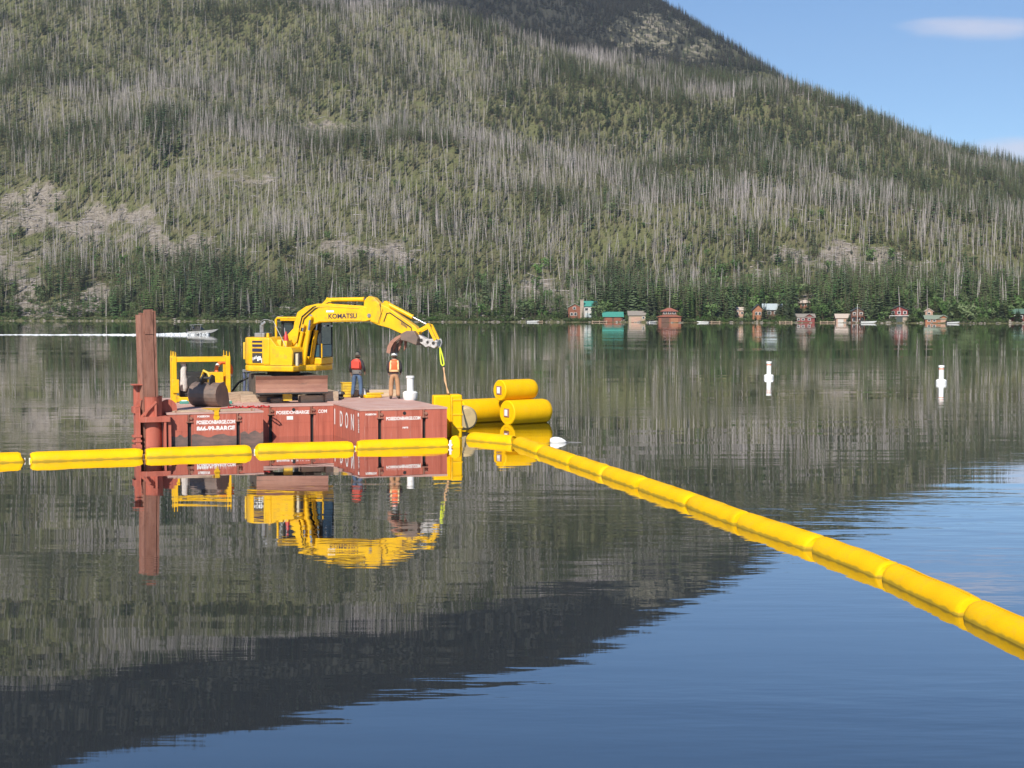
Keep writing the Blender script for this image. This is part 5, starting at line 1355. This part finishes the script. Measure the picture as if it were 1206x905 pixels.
# timber cribbing under the tracks
def timber(px, py, z, L, d, h, rz, label, m='palewood', r=None):
    e = at_deck('timber_block', px, py, z, rz, label, 'timber')
    b = MB(); b.bb(-L / 2, L / 2, 0, d, 0, h); b.build('beam', M[m], e, bevel=.015)
    c = MB()
    for s in (-1, 1): c.bb(s * (L / 2) + (.001 if s > 0 else -.005), s * (L / 2) + (.005 if s > 0 else -.001), .02, d - .02, .02, h - .02)
    c.build('end_grain', M['wood'], e)
    return e
timber(368, 474.2, ZM, .86, .5, .26, 0, 'pale squared timber block under the excavator blade end', 'palewood')
timber(391, 474.0, ZM, .50, 1.6, .40, 0, 'grey timber block stacked at the edge of the middle section', 'wood')
timber(327, 474.6, ZM, .34, .5, .14, 0, 'short low timber offcut under the blade centre', 'wood')
timber(299, 475.2, ZL, .95, .9, .30, R(-8), 'wide weathered timber crib by the spare bucket', 'wood')
timber(283, 473.6, ZL, 1.0, .8, .36, R(6), 'weathered timber baulk behind the spare bucket', 'wood')
timber(307, 461, ZL, .36, .5, .5, R(12), 'upright splintered timber beside the track', 'wood')
timber(345, 468, ZM, 2.7, .5, .20, 0, 'long dark timber mat carrying the excavator tracks', 'wood')
# spare bucket
sb_ = at_deck('spare_bucket', 243, 479.5, ZL, R(-42), 'worn brown digging bucket lying on the barge deck', 'bucket')
arcb = [(-.52, .02), (-.60, .25), (-.52, .55), (-.30, .80)]
v = MB(); n_ = 9
prof = [(.50 * math.cos(R(100 + 165 * i / n_)) * 1.0, .44 + .44 * math.sin(R(100 + 165 * i / n_))) for i in range(n_ + 1)]
v.M = Matrix.Rotation(R(90), 4, 'Z') @ Matrix.Translation((.2, 0, 0))
out = prof + [(.42, .05), (.44, .0)]
inn_ = [(a * .93, .44 + (b - .44) * .93) for a, b in prof] + [(.40, .09)]
for i in range(len(prof)):
    a, b = out[i], out[i + 1]; c, d = inn_[i], inn_[min(i + 1, len(inn_) - 1)]
    v.add([(a[0], -.55, a[1]), (b[0], -.55, b[1]), (b[0], .55, b[1]), (a[0], .55, a[1]), (c[0], -.55, c[1]), (d[0], -.55, d[1]), (d[0], .55, d[1]), (c[0], .55, c[1])],
          [(0, 1, 2, 3), (7, 6, 5, 4), (0, 4, 5, 1), (2, 6, 7, 3), (1, 5, 6, 2), (0, 3, 7, 4)])
v.build('shell', M['bucket'], sb_)
for s in (-.56, .56):
    c = MB(); c.M = v.M; c.prism(prof + [(.44, 0), (.30, .62), (.08, .90)], s - .02, s + .02); c.build('side_plate', M['bucket'], sb_)
c = MB(); c.M = v.M
for s in (-.2, .16): c.prism([(-.30, .80), (.05, .84), (.02, 1.10), (-.14, 1.16), (-.30, 1.0)], s - .03, s + .03)
c.cyl((-.12, -.24, 1.03), (-.12, .22, 1.03), .05, n=10); c.build('mounting_lug', M['dark'], sb_)
c = MB(); c.M = v.M
for k in range(5): c.box((.50, -.48 + .24 * k, .03), (.22, .07, .05))
c.build('tooth', M['bucket'], sb_); sb_.children[-1]['kind'] = 'stuff'
# power pack frame
pf = at_deck('power_pack', 237.5, 474, ZL, R(-4), 'yellow steel frame housing a black power pack with hose reels', 'power pack')
pf_z = 0
W_, Hh, Dp = 1.98, 1.72, 1.15
for x in (-W_ / 2, W_ / 2):
    for y in (.05, Dp):
        b = MB(); b.bb(x - .085, x + .085, y - .085, y + .085, 0, Hh); b.build('post', M['yellow'], pf, bevel=.01)
        b = MB(); b.cyl((x - .05, y, Hh), (x - .05, y, Hh + .20), .022, .012, 6); b.cyl((x + .06, y, Hh), (x + .06, y, Hh + .17), .022, .012, 6); b.build('lifting_pin', M['yellow'], pf)
for y in (.05, Dp):
    b = MB(); b.bb(-W_ / 2 + .088, W_ / 2 - .088, y - .07, y + .07, Hh - .20, Hh - .04); b.build('top_rail', M['yellow'], pf, bevel=.01)
    b = MB(); b.bb(-W_ / 2 + .088, W_ / 2 - .088, y - .07, y + .07, .03, .20); b.build('base_rail', M['yellow'], pf, bevel=.01)
for x in (-W_ / 2, W_ / 2):
    b = MB(); b.bb(x - .06, x + .06, .138, Dp - .088, Hh - .18, Hh - .06); b.bb(x - .06, x + .06, .138, Dp - .088, .04, .18); b.build('side_rail', M['yellow'], pf)
b = MB(); b.bb(-.78, .20, .25, .95, .2, 1.12); b.cyl((-.3, .2, .75), (-.3, .26, .75), .26, n=18); b.cyl((-.55, .5, 1.1), (-.55, .5, 1.42), .07, n=10); b.build('engine', M['black'], pf, bevel=.03)
b = MB()
for k in range(6): b.bb(-.72, .14, .234, .245, .3 + .13 * k, .34 + .13 * k)
b.build('radiator_fin', M['dark'], pf); pf.children[-1]['kind'] = 'stuff'
b = MB(); b.bb(.26, .82, -.02, .75, .42, 1.12); b.build('control_box', M['yellow'], pf, bevel=.02)
b = MB(); b.rings([(.05, .3, 1.0), (.1, .1, 1.18), (.25, .05, 1.1), (.3, -.03, .95)], .05, 8); b.rings([(.0, .3, .9), (.02, .0, 1.0), (.12, -.06, .8)], .04, 8); b.build('hose', M['yellow_dirty'], pf, smooth=60)
b = MB(); b.bb(.55, .90, .0, .3, .05, .4); b.build('fuel_can', M['steel'], pf, bevel=.03)
b = MB(); b.box((-.95, -.09, .62), (.24, .03, .5), taper=1); b.build('side_plate', M['yellow'], pf, bevel=.01)
# teal feet plates
for px, lab in ((217, 'teal foot pad under the power pack by the pile'), (268, 'teal foot pad under the power pack by the timber crib')):
    e = at_deck('foot_pad', px, 475.8, ZL, R(-4), lab, 'foot pad')
    b = MB(); b.bb(-.16, .16, -.1, .2, 0, .10); b.build('pad', M['teal'], e, bevel=.01)
    b = MB(); b.bb(-.1, .1, -.05, .12, .10, .13); b.build('plate', M['white'], e)
# canvas draped on the frame post
cv_ = at_deck('canvas_wrap', 215.5, 473.6, ZL, R(-4), 'pale canvas wrap hanging on the power pack frame post', 'canvas')
b = MB(); rg5 = random.Random(8); pts_, rad_ = [], []
for k in range(9): pts_.append((rg5.uniform(-.02, .02) + .02, -.14, .42 + .15 * k)); rad_.append((.11, .15, .16, .14, .12, .12, .10, .09, .06)[k])
b.rings(pts_, rad_, 12); b.build('wrap', M['cloth'], cv_, smooth=70)
b = MB(); b.rings([(.02, -.14, 1.45), (.02, -.14, 1.48)], .10, 12, False); b.build('tie', M['wood'], cv_)
# life ring
lr = at_deck('life_ring', 265, 472.6, ZL, R(-4), 'orange life ring hung on the power pack frame post', 'life ring')
b = MB(); ringp = [(.0 + .28 * math.cos(R(t)) - .04, -.06 + .12 * math.sin(R(t)), 1.18 + .30 * math.sin(R(t))) for t in range(0, 361, 15)]
b.rings(ringp, .075, 10, False); b.build('ring', M['orange'], lr, smooth=70)
b = MB()
for t in (45, 135, 225, 315):
    i = t // 15; b.rings([ringp[i], ringp[i + 1]], .08, 10, False)
b.build('band', M['white'], lr, smooth=70)
# blue hydraulic post and black hose beside the track
hp = at_deck('hose_stand', 291, 464, ZL, 0, 'blue grey hose stand beside the excavator track', 'hose stand')
for x in (-.12, .06):
    b = MB(); b.rings([(x, 0, 0), (x + .02, 0, .5), (x, 0, .92)], .05, 8); b.build('post', M['blue'], hp, smooth=60)
b = MB(); b.box((0, 0, .95), (.34, .2, .12)); b.build('head', M['steel'], hp, bevel=.02)
hz = at_deck('black_hose', 280, 470, ZL, 0, 'black hydraulic hose arching down behind the timber baulk', 'hose')
b = MB(); b.rings([(-.25, .1, .0), (-.18, .1, .32), (.05, .1, .62), (.38, .1, .80), (.7, .15, .82)], .042, 8); b.build('hose', M['black'], hz, smooth=60)
b = MB(); b.rings([(-.26, .1, 0), (-.25, .1, .08)], .06, 8); b.build('coupling', M['steel'], hz)
# red rope coil
rc = at_deck('red_rope', 297, 481, ZL, 0, 'tangled red rope lying on deck by the timber crib', 'rope')
b = MB(); rg6 = random.Random(12); pr_ = []
for k in range(70):
    a = k * .5; pr_.append((.02 * k - .8 + .16 * math.cos(a), .05 + .14 * math.sin(a * 1.3) + rg6.uniform(-.03, .03), .03 + .05 * (k % 5 == 0)))
b.rings(pr_, .022, 6); b.build('coil', M['red'], rc, smooth=60)
b = MB(); b.rings([(-.80, .1, .02), (-1.2, .0, .02), (-1.5, .08, .02)], .018, 6); b.build('tail', M['red'], rc, smooth=60)
# steel walkway strip of loose planks along the outer section
for k, (a, b0, lab) in enumerate(((1.95, 0, 'long grey deck plank along the barge edge, outer one'), (2.4, .1, 'long grey deck plank beside the edge plank'))):
    e = thing('deck_plank', -4.6 + b0, a, ZL, R(-1.5 + 2 * k), lab, 'plank')
    b = MB(); b.bb(-1.4, 1.35, -.11, .11, 0, .05); b.build('board', M['wood'], e, bevel=.008)
    b = MB()
    for x in (-1.3, 1.25): b.bb(x - .03, x + .03, -.112, .112, .0, .054)
    b.build('end_band', M['rust'], e)
# yellow crate, gear, cone, timber and white buoy around the crew
yc = at_deck('yellow_crate', 409, 468.2, ZR, R(-4), 'yellow plastic crate beside the worker in jeans', 'crate')
for k in range(5):
    b = MB(); b.bb(-.21, .21, -.20, -.18, .03 + .105 * k, .115 + .105 * k); b.build('slat', M['yellow_dirty'], yc)
b = MB(); b.bb(-.20, .20, -.178, .2, .0, .54); b.build('body', M['yellow_dirty'], yc, bevel=.01)
b = MB(); b.bb(-.23, .23, -.21, .23, .545, .58); b.build('rim', M['yellow'], yc, bevel=.008)
gp_ = at_deck('gear_pile', 400, 470.5, ZR, 0, 'dark heap of chain and rags between timber and yellow crate', 'gear')
b = MB(); rg7 = random.Random(21)
for k in range(14): b.ball((rg7.uniform(-.16, .16), rg7.uniform(-.1, .1), rg7.uniform(.04, .24)), (rg7.uniform(.05, .1), .06, rg7.uniform(.04, .09)), 7, 5)
b.build('rags', M['dark'], gp_, smooth=60)
b = MB()
for k in range(6): b.ball((rg7.uniform(-.18, .14), -.1, rg7.uniform(.05, .34)), .05, 7, 5)
b.build('chain', M['steel'], gp_, smooth=60)
wc = at_deck('white_cone', 428.5, 468.5, ZR, 0, 'small white marker cone beside the worker in jeans', 'cone')
b = MB(); b.rings([(0, 0, .03), (0, 0, .36)], [.13, .035], 16); b.build('cone', M['white'], wc, smooth=40)
b = MB(); b.bb(-.16, .16, -.16, .16, 0, .028); b.build('base', M['white'], wc)
tb = at_deck('timber_block', 441, 467.6, ZR, R(-12), 'pale timber baulk lying behind the two workers', 'timber')
b = MB(); b.bb(-.85, .85, 0, .25, 0, .27); b.build('beam', M['palewood'], tb, bevel=.015)
b = MB()
for x in (-.6, .6): b.bb(x - .02, x + .02, -.004, -.001, .02, .25)
b.build('strap', M['rust'], tb)
yk = at_deck('yellow_case', 440, 468.9, ZR, R(5), 'low yellow case lying before the pale timber baulk', 'case')
b = MB(); b.bb(-.36, .30, -.12, .18, 0, .13); b.build('body', M['yellow'], yk, bevel=.03)
b = MB(); b.bb(-.25, .42, .0, .14, .132, .20); b.build('lid', M['yellow_dirty'], yk, bevel=.02)
# deck buoy
db = spar_buoy(dpx(483.2, 471.2, ZR) + Vector((0, 0, .165)), 'white column buoy standing on the deck beside the orange-vested worker', 1.0)
for ch in list(db.children):
    if ch.name.startswith('band'): bpy.data.objects.remove(ch)
db.scale = (.85, .85, .66); db['group'] = ''; del db['group']

# ------------------------------------------------------------------ the two deck hands
SK = mat('skin', (.42, .24, .17), (.38, .21, .15), .55, scale=6)
DENIM = mat('blue_denim', (.055, .095, .17), (.08, .13, .22), .85, scale=7, bump=.2)
REDV = mat('red_life_vest', (.62, .06, .035), (.5, .05, .03), .6, scale=5)
ORV = mat('orange_hi_vis', (.80, .13, .03), (.7, .11, .03), .6, scale=5)
LIME = mat('tan_reflective_band', (.72, .55, .28), (.6, .45, .22), .5, scale=5)
ORP = mat('orange_tan_work_trousers', (.44, .25, .135), (.37, .20, .11), .85, scale=6, bump=.2)
NAVY = mat('dark_work_shirt', (.028, .026, .034), (.04, .035, .04), .85, scale=8)
GREYS = mat('grey_shirt', (.17, .155, .15), (.12, .11, .105), .85, scale=8)
HAIR = mat('brown_hair', (.05, .03, .02), (.035, .02, .015), .8, scale=20)
CAPM = mat('grey_green_cap', (.12, .12, .10), (.09, .09, .08), .8)
BOOT = mat('work_boots', (.07, .05, .04), (.05, .04, .03), .8)

def skin(name, verts, edges, radii, m, parent, sub=2, root=0):
    me = bpy.data.meshes.new(name); me.from_pydata([tuple(v) for v in verts], edges, []); me.update()
    o = bpy.data.objects.new(name, me); C.objects.link(o)
    s = o.modifiers.new('skin', 'SKIN'); s.use_smooth_shade = True; s.branch_smoothing = .4
    for i, r in enumerate(radii):
        d = me.skin_vertices[0].data[i]; d.radius = r if isinstance(r, tuple) else (r, r); d.use_root = (i == root)
    ss = o.modifiers.new('sub', 'SUBSURF'); ss.levels = sub; ss.render_levels = sub
    o.parent = parent
    bake(o); o.data.materials.clear(); o.data.materials.append(m)
    return o
def person(loc, rz, label, pose):
    """faces +y in its own frame; z up from the deck"""
    e = empty('person', loc, rz, label, 'person')
    V = {'pel': (0, 0, .95), 'bel': (0, .01, 1.10), 'che': (0, .0, 1.30), 'nkb': (0, -.01, 1.45), 'nk': (0, .005, 1.51), 'hd': (0, .02, 1.60), 'ht': (0, .015, 1.70),
         'hipl': (-.10, 0, .90), 'hipr': (.10, 0, .90), 'knl': (-.13, .03, .50), 'knr': (.13, .03, .50), 'anl': (-.15, -.02, .09), 'anr': (.15, -.02, .09), 'tol': (-.18, .15, .035), 'tor': (.18, .15, .035),
         'shl': (-.19, -.01, 1.42), 'shr': (.19, -.01, 1.42), 'ell': (-.27, -.04, 1.15), 'elr': (.27, -.04, 1.15), 'wrl': (-.25, .08, .92), 'wrr': (.25, .08, .92)}
    V.update(pose)
    for s in 'lr':
        a, b = Vector(V['el' + s]), Vector(V['wr' + s]); V['pa' + s] = tuple(b + (b - a).normalized() * .085)
    names = list(V); ix = {n: i for i, n in enumerate(names)}
    E = [('pel', 'bel'), ('bel', 'che'), ('che', 'nkb'), ('nkb', 'nk'), ('nk', 'hd'), ('hd', 'ht')]
    for s in 'lr': E += [('pel', 'hip' + s), ('hip' + s, 'kn' + s), ('kn' + s, 'an' + s), ('an' + s, 'to' + s), ('nkb', 'sh' + s), ('sh' + s, 'el' + s), ('el' + s, 'wr' + s), ('wr' + s, 'pa' + s)]
    rad = {'pel': (.155, .11), 'bel': (.14, .10), 'che': (.16, .11), 'nkb': (.09, .08), 'nk': .055, 'hd': (.078, .095), 'ht': (.06, .075), 'hip': .088, 'kn': .058, 'an': .042, 'to': .038, 'sh': .062, 'el': .043, 'wr': .030, 'pa': (.038, .022)}
    R_ = [rad.get(n) or rad[n[:-1]] for n in names]
    body = skin('body', [V[n] for n in names], [(ix[a], ix[b]) for a, b in E], R_, SK, e)
    # face, ears and five separate fingers, all part of the one body mesh
    x = MB()
    h = Vector(V['hd'])
    x.rings([h + Vector((0, .085, .03)), h + Vector((0, .115, -.005)), h + Vector((0, .095, -.02))], [.010, .017, .012], 6)
    for s in (-1, 1): x.ball(h + Vector((s * .085, -.005, .0)), (.012, .024, .034), 8, 6)
    for s, k in (('l', -1), ('r', 1)):
        w0, p0 = Vector(V['wr' + s]), Vector(V['pa' + s]); d = (p0 - w0).normalized(); side = d.cross(Vector((0, 0, 1)));
        side = Vector((0, 1, 0)) if side.length < .3 else side.normalized()
        sd_ = (Vector((0, 1, 0)) - d * d.y).normalized(); cu_ = Vector((-k, 0, 0)) - d * (-k * d.x)
        for q in range(4):
            L = (.070, .082, .077, .060)[q]; b = p0 + sd_ * (.030 - .02 * q)
            x.rings([b - d * .02, b + d * L * .45 + cu_ * .006, b + d * L * .8 + cu_ * .022, b + d * L + cu_ * .036], [.0095, .009, .008, .006], 6)
        b = w0 + d * .035 + sd_ * .03
        x.rings([b, b + sd_ * .028 + d * .02 + cu_ * .01, b + sd_ * .036 + d * .05 + cu_ * .018, b + sd_ * .03 + d * .07 + cu_ * .02], [.012, .011, .009, .007], 6)
    bm = bmesh.new(); bm.from_mesh(body.data)
    m2 = x.mesh('x', SK); bm.from_mesh(m2); bm.to_mesh(body.data); bm.free(); body.data.shade_smooth()
    ey = MB()
    for s in (-1, 1): ey.ball(h + Vector((s * .032, .083, .028)), (.013, .008, .008), 6, 5)
    ey.build('eyes', M['dark'], e)
    mo = MB(); mo.ball(h + Vector((0, .088, -.045)), (.024, .006, .006), 6, 5); mo.build('mouth', M['red'], e)
    return e, V
def limbs(V, ks, r): return [V[k] for k in ks], [(i, i + 1) for i in range(len(ks) - 1)], r
def trousers(e, V, m, name='trousers', fat=1.06):
    ks = ['pel', 'hipl', 'knl', 'anl', 'hipr', 'knr', 'anr']
    vs = [Vector(V[k]) for k in ks]; vs[0] = vs[0] + Vector((0, 0, .07)); vs.append(Vector(V['pel']) - Vector((0, 0, .02)))
    skin(name, vs, [(0, 7), (7, 1), (1, 2), (2, 3), (7, 4), (4, 5), (5, 6)], [(.165, .12)] + [x * fat for x in (.10, .078, .072, .10, .078, .072)] + [(.165, .12)], m, e)
def shirt(e, V, m, name='shirt', sleeve='wr'):
    ks = ['bel', 'che', 'nkb', 'shl', 'ell', 'wrl', 'shr', 'elr', 'wrr']
    vs = [Vector(V[k]) for k in ks]; vs.append(Vector(V['pel']) + Vector((0, 0, .03)))
    for a, b in ((5, 4), (8, 7)): vs[a] = vs[b] + (vs[a] - vs[b]) * .88
    skin(name, vs, [(9, 0), (0, 1), (1, 2), (2, 3), (3, 4), (4, 5), (2, 6), (6, 7), (7, 8)], [(.16, .118), (.175, .125), (.10, .09), .075, .06, .047, .075, .06, .047, (.168, .125)], m, e)
def boots(e, V):
    for s in 'lr':
        a, t = Vector(V['an' + s]), Vector(V['to' + s])
        skin('boot', [a + Vector((0, 0, .06)), a - Vector((0, .02, .035)), t], [(0, 1), (1, 2)], [.058, .058, .048], BOOT, e, 2)
def vest(e, V, m, band=None, name='vest', z0=1.05, z1=1.47):
    b = MB(); n = 20; prof = [(z0, .185, .14), (z0 + .06, .195, .15), (z0 + .2, .205, .16), (z1 - .10, .205, .155), (z1 - .02, .17, .125), (z1 + .02, .11, .10)]
    vs, fs = [], []
    for z, a, c in prof:
        for k in range(n): t = 6.283 * k / n; vs.append((a * math.copysign(abs(math.cos(t)) ** .7, math.cos(t)), c * math.copysign(abs(math.sin(t)) ** .8, math.sin(t)) - .005, z))
    for i in range(len(prof) - 1):
        for k in range(n): a = i * n + k; q = i * n + (k + 1) % n; fs.append((a, q, q + n, a + n))
    b.add(vs, fs); o = b.build(name, m, e, smooth=60)
    so = o.modifiers.new('thick', 'SOLIDIFY'); so.thickness = .012
    if band:
        g_ = MB()
        def hoop(z, h_, grow):
            vs, fs = [], []
            for zz in (z, z + h_):
                f = np.interp(zz, [p[0] for p in prof], [p[1] for p in prof]); c = np.interp(zz, [p[0] for p in prof], [p[2] for p in prof])
                for k in range(n): t = 6.283 * k / n; vs.append(((f + grow) * math.copysign(abs(math.cos(t)) ** .7, math.cos(t)), (c + grow) * math.copysign(abs(math.sin(t)) ** .8, math.sin(t)) - .005, zz))
            for k in range(n): q = (k + 1) % n; fs.append((k, q, q + n, k + n))
            g_.add(vs, fs)
        hoop(z0 + .02, .07, .008)
        for s in (-1, 1):
            g_.add([(s * .15 - .03, -.168, z0 + .1), (s * .15 + .03, -.168, z0 + .1), (s * .13 + .03, -.13, z1 - .01), (s * .13 - .03, -.13, z1 - .01)], [(0, 1, 2, 3)])
            g_.add([(s * .15 - .03, .158, z0 + .1), (s * .15 + .03, .158, z0 + .1), (s * .13 + .03, .12, z1 - .01), (s * .13 - .03, .12, z1 - .01)], [(0, 1, 2, 3)])
        g_.build('reflective_band', band, e)
def headgear(e, V, m, hard, tilt=0):
    h = Vector(V['hd']) + Vector((0, -.005, .055))
    b = MB(); b.M = Matrix.Translation(h) @ Matrix.Rotation(tilt, 4, 'X')
    r = .112 if hard else .102; vs, fs = [], []; n = 18
    prof = [(1.0, 0), (1.0, .03), (.92, .075), (.7, .11), (.35, .128), (.02, .132)]
    for q, z in prof:
        for k in range(n): t = 6.283 * k / n; vs.append((r * .9 * q * math.cos(t), r * 1.1 * q * math.sin(t), z))
    for i in range(len(prof) - 1):
        for k in range(n): a = i * n + k; c = i * n + (k + 1) % n; fs.append((a, c, c + n, a + n))
    b.add(vs, fs)
    if hard: b.rings([(0, 0, -.008), (0, 0, .008)], [r * 1.16, r * 1.12], 20)
    else: b.slab([(-.085, .08), (.085, .08), (.07, .19), (0, .215), (-.07, .19)], -.004, .008)
    b.build('hard_hat' if hard else 'cap', m, e, smooth=50)
    hr = MB(); hr.ball(Vector(V['hd']) + Vector((0, -.028, .0)), (.084, .082, .085), 12, 9); hr.build('hair', HAIR, e, smooth=70)

pA = dpx(420.5, 468.8, ZR)
pa, V = person((pA.x, pA.y, ZR), R(-14), 'person in red life vest, jeans and cap seen from behind', dict(anl=(-.20, .02, .09), tol=(-.27, .18, .035), anr=(.17, -.06, .09), tor=(.22, .10, .035), knl=(-.15, .05, .5), knr=(.15, .02, .5), elr=(.29, -.03, 1.17), wrr=(.27, .14, .99), ell=(-.27, -.05, 1.16), wrl=(-.27, .08, .95), hd=(.03, .03, 1.60), ht=(.035, .03, 1.70)))
trousers(pa, V, DENIM); shirt(pa, V, NAVY); boots(pa, V); headgear(pa, V, CAPM, False)
wv = MB(); wv.rings([(0, 0, .93), (0, 0, 1.02), (0, 0, 1.08)], [.205, .20, .19], 18, False); wv.M = Matrix.Identity(4)
wv.v = [(x, y * .78, z) for x, y, z in wv.v]; wv.build('jacket_hem', GREYS, pa, smooth=60)
vest(pa, V, REDV, None, 'life_vest', 1.09, 1.47)
vb = MB(); vb.bb(-.165, .165, -.185, -.165, 1.14, 1.42); vb.build('vest_back_pad', REDV, pa, bevel=.02)
pB = dpx(464.6, 470.0, ZR)
pb_, V = person((pB.x, pB.y, ZR), R(3), 'person in orange reflective vest, tan trousers and pale hard hat seen from behind', dict(ell=(-.25, -.02, 1.16), wrl=(-.21, .12, .96), elr=(.25, -.02, 1.16), wrr=(.22, .12, .96), anl=(-.13, -.02, .09), tol=(-.16, .15, .035), anr=(.15, -.02, .09), tor=(.19, .15, .035), hd=(0, .03, 1.60), ht=(0, .035, 1.70)))
trousers(pb_, V, ORP, 'work_trousers', 1.18); shirt(pb_, V, NAVY); boots(pb_, V); headgear(pb_, V, M['white'], True, R(-8)); vest(pb_, V, ORV, LIME, 'reflective_vest', 1.02, 1.47)
# ------------------------------------------------------------------ thin mountain air
hzm = bpy.data.materials.new('haze'); hzm.use_nodes = True
hn, hl = hzm.node_tree.nodes, hzm.node_tree.links
hn.remove(hn['Principled BSDF'])
pv_ = hn.new('ShaderNodeVolumePrincipled'); pv_.inputs['Color'].default_value = (.84, .91, 1, 1); pv_.inputs['Density'].default_value = .00009; pv_.inputs['Anisotropy'].default_value = .2
hl.new(pv_.outputs[0], hn['Material Output'].inputs['Volume'])
hb_ = MB(); hb_.bb(-5200, 5200, -3200, 5200, -9, 950)
hz_ = hb_.build('haze', hzm); tag(hz_, kind='stuff')
